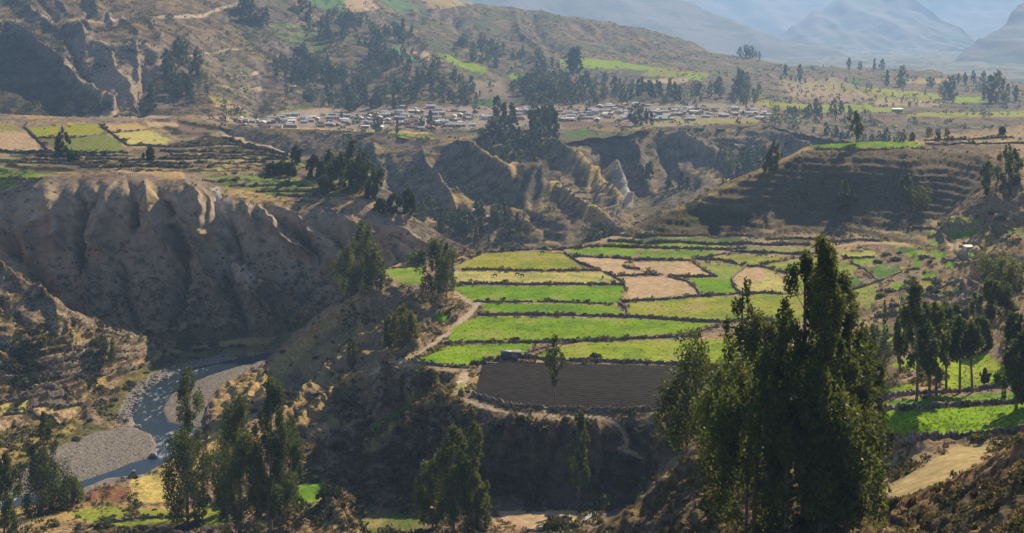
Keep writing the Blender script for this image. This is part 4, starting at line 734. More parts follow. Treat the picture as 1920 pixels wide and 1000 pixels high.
def tree_geo(h, wd, seed, lo=.18, nclump=40, nleaf=9000, lsize=.3, sparse=0.0, lean=0.0, prof='col', trunk_r=None, limbs=True, big=1.0):
    r = np.random.default_rng(seed); tr = trunk_r or h * .011
    ax = r.normal(size=2) * h * .012; ph = r.random(2) * 6
    def axis(t): return np.array([ax[0] * math.sin(3 * t + ph[0]) + lean * h * t, ax[1] * math.sin(3 * t + ph[1]), h * t])
    ts = np.linspace(-.015, .97, 12)
    tubes = [tube([axis(t) for t in ts], [tr * (1.15 - t) ** .8 + .02 for t in ts], 7)]
    cl = []
    for i in range(nclump):
        t = lo + (1 - lo) * ((i + r.random()) / nclump) ** .95
        q = (t - lo) / (1 - lo)
        if prof == 'col': rp = (math.sin(math.pi * min(1, q * .85 + .16)) ** .8) * .95 + .05
        elif prof == 'round': rp = math.sqrt(max(.02, 1 - (2 * q - .9) ** 2 * .85))
        elif prof == 'top': rp = .18 + .8 * math.sin(math.pi * q ** .8) * (.5 + .5 * (math.sin(q * 13 + ph[0]) > -.2))
        else: rp = .9 * (1 - q) ** .5 * min(1, q * 3 + .4) + .06
        if r.random() < sparse: continue
        rp *= .62 + .55 * abs(math.sin(t * 23 + i * 1.7 + ph[1])) * (.7 + .6 * r.random())
        ang = i * 2.4 + r.random() * 1.4; rad = wd / 2 * rp * (.2 + .95 * r.random() ** .6)
        c = axis(t) + np.array([math.cos(ang) * rad, math.sin(ang) * rad, 0])
        cr = wd * big * (.075 + .11 * r.random() ** 1.5) * (.6 + .55 * rp) / (1.0 if big == 1 else 1.12)
        cl.append((c, cr, t))
        if limbs and i % 2 == 0:
            t0 = max(lo * .8, t - .07 - .5 * rad / h * 1.2)
            p0 = axis(t0); pm = (p0 + c) / 2 + np.array([math.cos(ang), math.sin(ang), -.3]) * rad * .12
            tubes.append(tube([p0, pm, c], [tr * .42 * (1.1 - t0), tr * .28 * (1.1 - t0), .02 + tr * .08], 4))
    wts = np.array([c[1] ** 2 for c in cl]); wts /= wts.sum(); P = []
    for (c, cr, t), wt in zip(cl, wts):
        n = max(3, int(nleaf * wt)); d = r.normal(size=(n, 3)); d /= np.linalg.norm(d, axis=1, keepdims=True)
        rr = r.random((n, 1)) ** .45; p = c + d * rr * np.array([cr, cr, cr * (1.7 + .7 * r.random())]) * (.8 + .35 * r.random((n, 1)))
        P.append(p)
    P = np.vstack(P); P[:, 2] = np.maximum(P[:, 2], .3)
    return join(tubes), leaves(P, lsize, r)
def full_tree(loc, h, wd, seed, label, group=None, name='eucalyptus_tree', leafm='leaf', cat='tree', **kw):
    (tv, tf), (lv, lf) = tree_geo(h, wd, seed, **kw)
    e = empty(name, loc, 0); tag(e, label, cat, group)
    mk('trunk', tv, tf, M['bark'], e, smooth=True); mk('crown', lv, lf, M[leafm], e)
    return e
def spot(S, x, y): return S.at(np.array([float(x)]), np.array([float(y)]))[0]
def px_tree(S, x, yb, yt, wpx, seed, label, group=None, sink=.3, widen=1.12, **kw):
    p = spot(S, x, min(yb, S.yb[0] - 2)); d = p[1]; h = (yb - yt) / F * d * .965; wd = wpx / F * d * widen
    # trunks whose foot is below the frame stand on the ground at that foot
    return full_tree((p[0], p[1], p[2] - sink), h + sink, wd, seed, label, group, **kw)

# ---- foreground and middle-distance trees: (sheet, x, foot, top, width, style, label)
fg = dict(lsize=.29, nclump=44, big=1.3, widen=1.32); GT = 'tall eucalyptus in the big clump on the near right bank'
px_tree(A, 1548, 1000, 440, 84, 1, 'tallest eucalyptus, its pointed top highest of the dark clump on the right bank', GT, nleaf=10404, prof='cone', sparse=.26, **fg)
px_tree(A, 1508, 985, 466, 78, 2, 'second-tallest eucalyptus with a ragged flat top, just left of the tallest one', GT, nleaf=8568, sparse=.26, **fg)
px_tree(A, 1568, 960, 505, 84, 3, 'leaning eucalyptus with bunched leaves directly right of the tallest tree', GT, nleaf=7344, sparse=.26, **fg)
px_tree(A, 1392, 905, 508, 78, 4, 'thin eucalyptus with bare upper trunk and separate leaf tufts, left part of the clump', GT, nleaf=3672, sparse=.45, lo=.25, prof='top', lsize=.28, nclump=46)
px_tree(A, 1318, 866, 618, 84, 5, 'dark rounded eucalyptus at the left end of the clump on the bank', GT, nleaf=4590, prof='round', sparse=.26, **fg)
px_tree(A, 1290, 870, 690, 62, 6, 'small dark eucalyptus at the far left foot of the clump', GT, nleaf=2754, prof='round', sparse=.26, **fg)
px_tree(A, 1350, 905, 655, 80, 7, 'narrow dark eucalyptus between the rounded tree and the thin bare-topped one', GT, nleaf=4590, sparse=.26, **fg)
px_tree(A, 1424, 985, 580, 112, 8, 'broad brownish-green eucalyptus in the front left of the clump', GT, nleaf=9180, leafm='leaf', sparse=.26, **fg)
px_tree(A, 1474, 1000, 600, 106, 9, 'bushy dark eucalyptus in front of the two tallest trees', GT, nleaf=9792, sparse=.26, **fg)
px_tree(A, 1598, 985, 570, 88, 10, 'wide dark eucalyptus on the right side of the clump', GT, nleaf=7956, sparse=.26, **fg)
px_tree(A, 1622, 950, 640, 62, 11, 'round-topped eucalyptus at the right edge of the clump, over the green meadow', GT, nleaf=4896, prof='round', sparse=.26, **fg)
px_tree(A, 1540, 1015, 690, 105, 12, 'lowest dark eucalyptus at the foot of the clump, cut by the lower picture edge', GT, nleaf=7956, prof='round', lo=.1, sparse=.26, **fg)
px_tree(A, 1400, 990, 730, 110, 13, 'low spreading dark eucalyptus at the lower left of the clump', GT, nleaf=6732, prof='round', lo=.1, sparse=.26, **fg)
px_tree(A, 1590, 1010, 760, 90, 14, 'half-grown eucalyptus at the lower right of the clump above the shaded bank', GT, nleaf=4896, prof='round', sparse=.26, **fg)
p = spot(A, 1480, 995); h = 16.0
e = empty('dead_tree', tuple(p)); tag(e, 'bare slanting dead trunk at the foot of the big eucalyptus clump', 'dead tree')
mk('trunk', *tube([(0, 0, -.4), (-2.2, .2, 5), (-4.8, .3, 11), (-6.3, .4, 16)], [.22, .17, .11, .03]), M['bark'], e)
mk('branch', *tube([(-2.2, .2, 5), (-.4, 0, 8), (.3, .2, 11)], [.09, .06, .02], 5), M['bark'], e)
mk('branch', *tube([(-4.4, .3, 10), (-2.8, 0, 13), (-2.2, .2, 15)], [.07, .04, .015], 5), M['bark'], e)
mid = dict(lsize=.34, nclump=36)
GR = 'eucalyptus trees around the green meadows at the right'
for i, (x_, yb, yt, w_, lo, nl, pr, lab) in enumerate([
    (1716, 752, 520, 56, .3, 5200, 'col', 'tall brownish-green eucalyptus with long bare trunk left of the meadow trees'), (1742, 744, 575, 52, .2, 5200, 'col', 'thick double-trunked dark eucalyptus above the big green meadow'), (1755, 742, 560, 40, .45, 2800, 'col', 'slim eucalyptus tight behind the double-trunked one'),
    (1800, 735, 590, 46, .5, 3200, 'col', 'eucalyptus with crown high over a bare trunk in the lime meadow'), (1775, 736, 620, 30, .55, 1600, 'col', 'thin pole-like eucalyptus beside the lime meadow'), (1822, 733, 600, 34, .55, 2200, 'col', 'slim eucalyptus standing right of the high-crowned tree'),
    (1848, 720, 688, 14, .1, 500, 'col', 'small young tree standing alone in the lime meadow'), (1905, 765, 640, 56, .15, 5200, 'col', 'dark eucalyptus at the right picture edge over the green meadow'), (1925, 760, 600, 60, .15, 4200, 'col', 'taller dark eucalyptus cut by the right picture edge'),
    (1660, 690, 560, 9, .2, 500, 'col', 'very thin cypress-like pole tree right of the big clump'), (1686, 700, 585, 20, .2, 1500, 'col', 'narrow dark cypress behind the meadow'), (1640, 690, 610, 50, .1, 3800, 'round', 'bushy tree between the big clump and the right meadow'), (1700, 650, 575, 34, .1, 2500, 'round', 'rounded olive-green tree behind the double-trunked tree')]):
    px_tree(N, x_, yb, yt, w_, 30 + i, lab, GR, nleaf=nl, prof=pr, lo=lo, trunk_r=.28 if w_ > 12 else .12, **mid)
for i, (x_, yb, yt, w_, lab) in enumerate([(1885, 555, 484, 80, 'big dark rounded tree on the right slope'), (1862, 605, 532, 52, 'dark rounded tree below the biggest one on the right slope'), (1800, 640, 580, 46, 'dark round tree at the foot of the right slope'), (1772, 632, 572, 50, 'dark round tree left of its twin at the foot of the slope'), (1840, 660, 600, 44, 'lighter green round tree at the right slope foot'), (1912, 665, 590, 46, 'dark tree at the right edge halfway down the slope')]):
    px_tree(N, x_, yb, yt, w_, 50 + i, lab, 'rounded trees on the right slope', name='round_tree', nleaf=5000, prof='round', lo=.06, lsize=.4, nclump=34)
# left foreground
GL = 'tall eucalyptus trees in the lower left'
for i, (x_, yb, yt, w_, nl, pr, lo, sp, lab) in enumerate([
    (452, 1010, 748, 100, 15000, 'col', .08, 0, 'broad dark eucalyptus, left one of the tall pair at the lower left'), (508, 1000, 708, 92, 14000, 'cone', .12, 0, 'taller pointed eucalyptus, right one of the tall pair'), (545, 955, 780, 50, 5500, 'col', .12, 0, 'slimmer eucalyptus tucked behind the right one of the pair'), (425, 960, 850, 46, 4500, 'round', .05, 0, 'low bushy eucalyptus at the left foot of the tall pair'),
    (352, 965, 682, 62, 5200, 'top', .30, .25, 'slender eucalyptus with a detached leafy top above the river'), (350, 985, 805, 84, 9000, 'round', .05, 0, 'full dark eucalyptus below the slender one, next to the river'), (82, 955, 772, 50, 3600, 'col', .3, .2, 'light ragged eucalyptus rising behind the dark one on the left'), (80, 962, 846, 80, 8500, 'round', .03, 0, 'dense dark eucalyptus on the grass beside the gravel bar'),
    (8, 1000, 846, 54, 6500, 'col', .04, 0, 'dark eucalyptus cut by the left picture edge'), (133, 950, 905, 40, 2500, 'round', .02, 0, 'low grey-green bush-like tree right of the dense dark one')]):
    px_tree(N, x_, yb, yt, w_, 70 + i, lab, GL, widen=1.0, nleaf=int(nl * 1.2), prof=pr, lo=lo, sparse=sp, lsize=.32, nclump=52)
GC = 'eucalyptus trees at the foot of the dark escarpment'
for i, (x_, yb, yt, w_, nl, pr, lo, sp, lab) in enumerate([
    (852, 1012, 797, 74, 10000, 'col', .22, 0, 'tall lit-edged eucalyptus in the middle of the group below the escarpment'), (888, 1005, 786, 46, 5000, 'col', .25, .1, 'slim pale-topped eucalyptus on the right of the group below the escarpment'), (815, 1000, 868, 62, 7000, 'col', .12, 0, 'shorter broad eucalyptus on the left of the group below the escarpment'), (895, 1000, 905, 44, 4200, 'round', .1, 0, 'low eucalyptus at the right foot of the group'),
    (1087, 955, 770, 38, 3600, 'cone', .25, .1, 'lone narrow eucalyptus standing over the tan yard'), (1040, 767, 628, 34, 1500, 'top', .35, .35, 'thin sparse eucalyptus in front of the ploughed field')]):
    px_tree(N, x_, yb, yt, w_, 90 + i, lab, GC if i < 4 else None, nleaf=nl, prof=pr, lo=lo, sparse=sp, lsize=.34, nclump=44)
GM = 'trees on the rim of the terrace'
for i, (x_, yb, yt, w_, nl, pr, lo, lab) in enumerate([
    (682, 548, 416, 72, 8500, 'cone', .05, 'tall dark eucalyptus, highest on the left rim of the terrace'), (652, 545, 455, 44, 3600, 'col', .05, 'shorter dark eucalyptus at the left foot of the highest rim tree'), (705, 545, 470, 34, 2600, 'col', .05, 'slim eucalyptus on the right side of the highest rim tree'), (820, 572, 458, 58, 6000, 'round', .22, 'dark full-crowned tree beside the bright green field'), (838, 560, 455, 26, 1500, 'col', .3, 'thin lighter tree behind the full-crowned rim tree'),
    (762, 658, 582, 40, 4000, 'col', .02, 'yellow-green lit tree on the slope left of the path'), (744, 665, 610, 26, 2000, 'round', .02, 'small tree beside the yellow-green one'), (664, 686, 634, 22, 1300, 'col', .05, 'small narrow tree lower on the left slope'), (780, 494, 474, 26, 1200, 'round', .02, 'small green bush-like tree at the far rim field')]):
    px_tree(N, x_, yb, yt, w_, 110 + i, lab, GM, nleaf=nl, prof=pr, lo=lo, lsize=.42, nclump=34, leafm='leaf_yellow' if 'yellow-green lit' in lab else 'leaf')
px_tree(V_, 186, 676, 624, 36, 130, 'lone green tree among the lower left terraces', nleaf=3500, prof='round', lo=.05, lsize=.4, nclump=30)
px_tree(V_, 79, 645, 622, 18, 131, 'small yellow-green tree on the lower left slope', nleaf=900, prof='round', lo=.05, lsize=.45, nclump=14, leafm='leaf_yellow', name='small_tree')
px_tree(V_, 345, 655, 626, 26, 132, 'yellow-green tree on the flat by the cliff foot', nleaf=1500, prof='round', lo=.05, lsize=.5, nclump=18, leafm='leaf_yellow', name='small_tree')
GT2 = 'trees on and around the dark hill'
for i, (x_, yb, yt, w_, lo, lab) in enumerate([(1605, 268, 205, 24, .2, 'lone slender tree standing up from the green field on the dark hill'), (1452, 318, 262, 24, .1, 'dark tree on the left shoulder of the dark hill'), (1440, 322, 285, 16, .1, 'smaller dark tree beside the one on the hill shoulder'), (1582, 386, 322, 30, .1, 'faint greenish tree on the face of the dark hill'), (1700, 376, 330, 20, .1, 'small tree on the right face of the dark hill'),
    (1725, 392, 355, 46, .02, 'slanting dark bush-like tree on the face of the dark hill'), (1898, 372, 272, 36, .05, 'tall dark tree at the right edge under the hilltop fields'), (1872, 380, 318, 36, .05, 'dark tree left of the tall one at the right edge'), (1915, 350, 300, 26, .1, 'narrow tree at the right edge'), (1880, 250, 236, 14, .1, 'small bush-like tree on the hilltop skyline')]):
    px_tree(N, x_, yb, yt, w_, 140 + i, lab, GT2, nleaf=1800, prof='round' if i in (5,) else 'col', lo=lo, lsize=.55, nclump=22)
GLt = 'grove at the end of the left plateau'
for i, (x_, yb, yt, w_, lab) in enumerate([(660, 358, 260, 44, 'tallest tree of the grove at the end of the left plateau'), (685, 362, 282, 40, 'right-hand tree of the plateau grove'), (640, 350, 282, 36, 'tree left of the tallest in the plateau grove'), (618, 328, 284, 30, 'smaller tree behind the left side of the plateau grove'), (590, 330, 290, 26, 'small dark tree at the left start of the plateau grove'), (700, 362, 310, 26, 'low tree at the right foot of the plateau grove'),
    (555, 304, 272, 18, 'single pointed tree beside the end of the plateau road'), (510, 326, 306, 24, 'round bush-like tree on the plateau edge'), (528, 326, 302, 20, 'round tree in the plateau edge row'), (545, 328, 304, 18, 'last tree of the plateau edge row'), (609, 362, 335, 22, 'clipped-looking round green tree in front of the grove'), (117, 290, 238, 20, 'single dark pointed tree among the olive plateau fields'),
    (280, 300, 274, 16, 'small bright tree on the terraced plateau'), (135, 300, 284, 22, 'bush-like tree at the foot of the olive plateau fields'), (675, 350, 300, 30, 'middle tree of the plateau grove'), (714, 400, 374, 22, 'tree just past the plateau grove on the spur'), (765, 402, 352, 24, 'dark pointed tree on the spur beyond the grove'), (740, 398, 364, 24, 'tree between the grove and the dark pointed one')]):
    px_tree(L, x_, yb, yt, w_, 160 + i, lab, GLt, nleaf=1700, prof='round' if w_ > 24 and i > 5 or i in (10,) else 'col', lo=.05, lsize=.75, nclump=24, leafm='leaf_far' if i != 10 else 'leaf_yellow')

# ---- distant woods: many copies of a few prototypes
PRO = []
for i in range(9):
    pr = ['col', 'col', 'cone', 'round', 'col', 'round', 'cone', 'top', 'round'][i]
    (tv, tf), (lv, lf) = tree_geo(20, [6.5, 5.5, 6, 10, 7.5, 9, 5, 6.5, 12][i], 200 + i, lo=.06, nclump=26, nleaf=800, lsize=.85, prof=pr, limbs=False)
    V2 = np.vstack([tv, lv]); f2 = np.vstack([tf, lf + len(tv)])
    me = mk('tree', V2, f2, [M['bark'], M['leaf_far'] if i != 5 else M['leaf_yellow']], midx=[0] * len(tf) + [1] * len(lf)); data = me.data; bpy.data.objects.remove(me); PRO.append(data)
def far_tree(S, x_, y_, hpx, label, group, k=None, wide=1.0):
    p = spot(S, x_, y_); h = hpx / F * p[1]; o = bpy.data.objects.new('tree', PRO[k if k is not None else random.randrange(9)])
    col.objects.link(o); o.location = (p[0], p[1], p[2] - .4); h *= 1.2; s_ = h / 20; w_ = s_ * wide * random.uniform(1.1, 1.7)
    o.scale = (w_, w_, s_); o.rotation_euler = (0, 0, random.uniform(0, 6.28)); tag(o, label, 'tree', group); return o
def pip(x_, y_, P): return bool(inpoly(np.array([x_]), np.array([y_]), P)[0])
def wood(S, P, n, h0, h1, label, group, mind=5, kinds=(0, 1, 2, 4, 6, 3), wide=1.1):
    xs_ = [p[0] for p in P]; ys_ = [p[1] for p in P]; got = []; tries = 0
    while len(got) < n and tries < n * 60:
        tries += 1; a_ = random.uniform(min(xs_), max(xs_)); b_ = random.uniform(min(ys_), max(ys_))
        if not pip(a_, b_, P): continue
        if any(abs(a_ - q[0]) + 1.5 * abs(b_ - q[1]) < mind for q in got): continue
        got.append((a_, b_)); far_tree(S, a_, b_, random.uniform(h0, h1), label, group, random.choice(kinds), wide)
wood(G, [(305, 105), (335, 92), (365, 120), (392, 160), (385, 188), (345, 192), (305, 170)], 16, 24, 36, 'blue-green tree in the grove hanging in the gully at the upper left', 'grove in the upper left gully')
wood(G, [(272, 205), (292, 205), (292, 222), (276, 222)], 2, 34, 42, 'tree at the foot of the upper left gully beside the valley road', 'trees at the gully foot')
wood(G, [(432, 25), (495, 22), (502, 52), (455, 56)], 10, 20, 32, 'dark tree in the small wood beside the track at the top', 'small wood beside the top track')
wood(G, [(520, 110), (580, 100), (620, 130), (700, 165), (720, 200), (600, 195), (560, 165), (520, 140)], 34, 18, 28, 'blue-green tree in the long wood running down to the village', 'long wood above the village')
wood(G, [(560, 190), (700, 190), (760, 205), (640, 212), (560, 206)], 14, 18, 28, 'tree at the lower edge of the long wood, just above the houses', 'wood edge above the houses')
wood(G, [(560, 20), (640, 30), (770, 70), (760, 85), (620, 80), (590, 50)], 26, 16, 26, 'hazy dark tree in the upper wood under the teal field', 'upper wood under the teal field')
wood(G, [(680, 90), (740, 100), (810, 125), (890, 160), (895, 195), (760, 190), (700, 150)], 38, 16, 26, 'hazy tree in the wood left of the bare gully behind the village', 'wood left of the bare gully')
wood(G, [(830, 92), (900, 80), (980, 100), (1080, 118), (1110, 140), (1000, 138), (880, 118)], 20, 12, 26, 'hazy tree beside the bright strip field behind the village', 'trees beside the strip field')
wood(G, [(910, 165), (1060, 150), (1120, 165), (1270, 170), (1420, 175), (1400, 196), (1200, 195), (960, 196)], 46, 16, 30, 'hazy dark tree in the wooded gully right behind the village', 'wooded gully behind the village')
wood(G, [(1060, 125), (1085, 125), (1085, 140), (1060, 140)], 3, 34, 42, 'tall dark tree standing high over the wooded gully', 'tall trees over the wooded gully', 3)
wood(G, [(1370, 160), (1400, 160), (1405, 200), (1375, 205)], 5, 22, 34, 'tree in the upright row at the right end of the village', 'trees at the right end of the village')
wood(G, [(1470, 205), (1600, 208), (1600, 225), (1480, 222)], 9, 14, 24, 'tree in the loose row right of the village fields', 'loose row right of the village')
for (x_, y_, h_, lab) in [(1388, 104, 18, 'first dark tree of the small group on the brown ridge skyline'), (1398, 104, 22, 'second tree of the group on the brown ridge skyline'), (1409, 106, 22, 'tallest dark tree of the group on the brown ridge skyline'), (1416, 108, 16, 'fourth tree of the group on the ridge skyline'), (1424, 109, 15, 'last tree of the group on the ridge skyline'),
    (1472, 146, 26, 'dark tree at the left start of the hazy plateau trees'), (1500, 152, 32, 'rounder tree just right of the first plateau tree'), (1523, 132, 8, 'tiny tree on the flat skyline'), (1543, 130, 6, 'tiny bush on the flat skyline'), (1592, 132, 22, 'dark tree on the flat skyline, left of the leaning one'), (1613, 134, 16, 'small tree on the flat skyline'), (1640, 134, 22, 'leaning tree on the flat skyline'), (1655, 132, 20, 'thin-stemmed round tree on the flat skyline'),
    (1664, 162, 30, 'broad dark tree under the flat skyline'), (1692, 162, 38, 'light green tree under the flat skyline'), (1745, 164, 20, 'small dark tree on the right plateau'), (1772, 184, 34, 'left tree of the dark pair over the lime field'), (1786, 184, 42, 'right tree of the dark pair over the lime field'), (1858, 192, 50, 'tallest broad tree of the right plateau'), (1872, 192, 58, 'tall dark tree merged with the broadest one on the right'), (1845, 186, 30, 'low tree left of the tallest plateau tree'), (1890, 190, 34, 'hazy tree right of the tallest plateau tree'), (1905, 190, 30, 'hazy tree near the right edge of the plateau'),
    (1810, 160, 24, 'hazy tree in the row behind the dark pair'), (1825, 160, 28, 'second hazy tree in the row behind the dark pair'), (1797, 158, 20, 'small hazy tree in the row behind the dark pair'), (1845, 158, 24, 'hazy tree in the row left of the tallest'), (1735, 178, 12, 'little bush by the plateau fields'),
    (1196, 234, 40, 'dark round tree in front of the right half of the village'), (1212, 234, 30, 'tree close beside the dark round village tree'), (1222, 236, 26, 'small tree on the right of the dark round village tree'), (806, 240, 34, 'pointed tree in the middle of the village'), (640, 226, 18, 'tree among the left houses'), (670, 232, 18, 'round tree among the left houses'), (707, 250, 30, 'tree at the village edge over the green strip'), (745, 250, 24, 'tree on the green strip at the village edge'), (790, 238, 20, 'tree beside the pointed village tree'), (496, 200, 14, 'bush-like tree left of the village'), (446, 210, 16, 'round tree at the left start of the village'),
    (1070, 212, 16, 'yellow-green round tree behind the long white house'), (1105, 206, 16, 'tree behind the right half of the village'), (1100, 212, 14, 'lower tree behind the right houses'), (182, 215, 30, 'yellowish tree standing alone before the upper left cliffs'), (350, 72, 10, 'single dark bush on the upper left slope')]:
    far_tree(G, x_, y_, h_ * .85, lab, None, None, .85)
wood(H, [(900, 262), (990, 256), (1045, 262), (1040, 290), (1000, 300), (940, 320), (905, 290)], 20, 26, 40, 'tree in the dense grove spilling off the village edge into the gorge', 'grove at the village edge')
wood(G, [(930, 240), (1000, 238), (1050, 245), (1045, 262), (940, 252)], 8, 36, 56, 'tall tree rising from the grove at the village edge', 'tall trees of the village edge grove')
wood(H, [(770, 390), (850, 395), (960, 400), (980, 440), (900, 466), (830, 440)], 20, 24, 36, 'tree in the wooded bottom of the gorge between the cliff and the terrace', 'trees in the gorge bottom')
wood(H, [(1360, 320), (1430, 300), (1450, 330), (1360, 345)], 10, 24, 34, 'dark tree in the thicket behind the left shoulder of the dark hill', 'thicket behind the dark hill')
wood(H, [(1205, 350), (1300, 340), (1300, 362), (1210, 366)], 6, 22, 32, 'tree on the gorge floor right of the pale scree', 'trees right of the pale scree')
wood(H, [(1540, 255), (1700, 258), (1650, 275), (1500, 285)], 8, 14, 24, 'hazy tree on the gorge side behind the hilltop field', 'trees behind the hilltop field')
wood(H, [(1100, 452), (1135, 448), (1150, 465), (1105, 470)], 4, 24, 34, 'dark tree at the far corner of the terrace beside the gorge', 'trees at the far terrace corner')
wood(N, [(1680, 258), (1740, 254), (1790, 252), (1780, 262), (1690, 266)], 7, 10, 20, 'dark bush-like tree in the row along the hilltop field', 'row along the hilltop field', 6, (3, 5, 8), 1.0)

def woodland(S, P, n, h0, h1, label, seed):
    """the rest of the far woods, past the trees kept as things of their own"""
    r = random.Random(seed); V = []; Fs = []; Mi = []; off = 0; G5 = []
    for q in range(5):
        (tv, tf), (lv, lf) = tree_geo(20, [8, 7, 10, 9, 6.5][q], 260 + q, lo=.05, nclump=20, nleaf=330, lsize=1.15, prof=['col', 'cone', 'round', 'col', 'col'][q], limbs=False); G5.append((lv, lf))
    m = 0
    while m < n:
        a_ = r.uniform(min(p[0] for p in P), max(p[0] for p in P)); b_ = r.uniform(min(p[1] for p in P), max(p[1] for p in P))
        if not pip(a_, b_, P): continue
        p = spot(S, a_, b_); h = r.uniform(h0, h1) / F * p[1] / 20; lv, lf = G5[m % 5]; c_, s_ = math.cos(m), math.sin(m); w_ = h * r.uniform(.9, 1.5)
        v = np.stack([(lv[:, 0] * c_ - lv[:, 1] * s_) * w_, (lv[:, 0] * s_ + lv[:, 1] * c_) * w_, lv[:, 2] * h], -1) + p; V.append(v); Fs.append(lf + off); off += len(v); m += 1
    o = mk('woodland', np.vstack(V), np.vstack(Fs), M['leaf_far']); tag(o, label, kind='stuff')
woodland(G, [(510, 95), (580, 90), (640, 130), (720, 170), (760, 205), (600, 206), (540, 180), (515, 140)], 90, 12, 22, 'dense hazy wood running down to the village', 1)
woodland(G, [(560, 10), (640, 20), (770, 60), (780, 90), (690, 90), (590, 60)], 50, 10, 20, 'hazy wood on the upper slope', 2)
woodland(G, [(680, 90), (760, 100), (900, 160), (905, 198), (740, 200), (700, 150)], 70, 12, 22, 'hazy wood left of the bare gully', 3)
woodland(G, [(900, 160), (1080, 140), (1270, 160), (1430, 168), (1420, 196), (1000, 198)], 110, 12, 22, 'dark hazy wood along the gully behind the village', 4)
woodland(G, [(830, 90), (1000, 104), (1110, 130), (1000, 142), (860, 118)], 30, 8, 14, 'hazy thicket beside the strip field', 5)
woodland(G, [(305, 100), (340, 90), (390, 150), (390, 192), (300, 192)], 26, 12, 22, 'dense grove in the upper left gully', 6)
woodland(H, [(890, 262), (1000, 256), (1050, 270), (1030, 300), (960, 330), (905, 300)], 40, 18, 28, 'dense grove spilling into the gorge', 7)
woodland(H, [(720, 380), (860, 390), (990, 400), (1000, 450), (900, 470), (800, 440)], 60, 12, 24, 'wood in the gorge bottom', 8)
woodland(H, [(1350, 300), (1450, 285), (1470, 320), (1350, 345)], 24, 14, 24, 'thicket behind the shoulder of the dark hill', 9)
woodland(H, [(1440, 230), (1700, 250), (1680, 285), (1480, 300)], 40, 9, 16, 'hazy scrub wood on the gorge side behind the hilltop field', 10)
woodland(G, [(1440, 205), (1640, 212), (1640, 235), (1470, 232)], 30, 8, 14, 'hazy hedges right of the village', 11)
woodland(L, [(420, 300), (620, 300), (640, 360), (430, 350)], 18, 6, 12, 'hedge trees on the left plateau', 12)

woodland(G, [(450, 225), (700, 212), (890, 208), (1440, 205), (1440, 222), (1060, 230), (890, 238), (640, 242)], 60, 6, 12, 'small trees scattered between the village houses', 13)
woodland(G, [(1450, 140), (1760, 150), (1950, 165), (1950, 215), (1700, 200), (1480, 190)], 70, 6, 12, 'hazy hedges and thickets over the right plateau', 14)
woodland(G, [(0, 20), (250, 40), (420, 60), (500, 150), (440, 195), (330, 190), (300, 80)], 40, 5, 9, 'scattered bushes on the upper left slope', 15)
# ---------------------------------------------------------------- shrubs, scrub and tussocks
def tuft_geo(seed, n, rr, ls, flatn=.7, droop=-.6):
    r = np.random.default_rng(seed); d = r.normal(size=(n, 3)); d /= np.linalg.norm(d, axis=1, keepdims=True); d[:, 2] = np.abs(d[:, 2]) * flatn
    lump = 1 + .3 * np.sin(d[:, :1] * 5 + seed) * np.cos(d[:, 1:2] * 4)
    return leaves(d * rr * (.45 + .55 * r.random((n, 1)) ** .5) * lump, ls, r, droop, .7)
SH = []
for i in range(8):
    v, f = tuft_geo(300 + i, 420, 1.0, .16); t_ = tube([(0, 0, -.1), (.1, 0, .5)], [.08, .03], 4)
    v2, f2 = join([t_, (v, f)]); o = mk('shrub', v2, f2, [M['bark'], M[['shrub', 'shrub', 'greygreen', 'dryshrub', 'shrub', 'leaf_yellow', 'greygreen', 'dryshrub'][i]]], midx=[0] * len(t_[1]) + [1] * len(f)); SH.append(o.data); bpy.data.objects.remove(o)
NAMES = ['dark green', 'dark green', 'grey-green', 'dry brown', 'dark green', 'yellow-green', 'grey-green', 'dry brown']
def shrub(S, x_, y_, wpx, label, group, k, hz=1.0):
    p = spot(S, x_, y_); s_ = wpx / F * p[1] / 2; o = bpy.data.objects.new('shrub', SH[k]); col.objects.link(o)
    o.location = (p[0], p[1], p[2] - .05 * s_); o.scale = (s_, s_ * .9, s_ * hz); o.rotation_euler = (0, 0, random.uniform(0, 6.28)); tag(o, label, 'shrub', group)
def shrubs(S, P, n, w0, w1, where, ks=(0, 1, 2, 3, 4, 5, 6, 7)):
    xs_ = [p[0] for p in P]; ys_ = [p[1] for p in P]; m = 0
    while m < n:
        a_ = random.uniform(min(xs_), max(xs_)); b_ = random.uniform(min(ys_), max(ys_))
        if not pip(a_, b_, P): continue
        if any(pip(a_, b_, q[2]) for q in FIELDS) and S is N: continue
        k = random.choice(ks); m += 1
        shrub(S, a_, b_, random.uniform(w0, w1), NAMES[k] + ' shrub ' + where, NAMES[k] + ' shrubs ' + where, k, random.uniform(.7, 1.1))
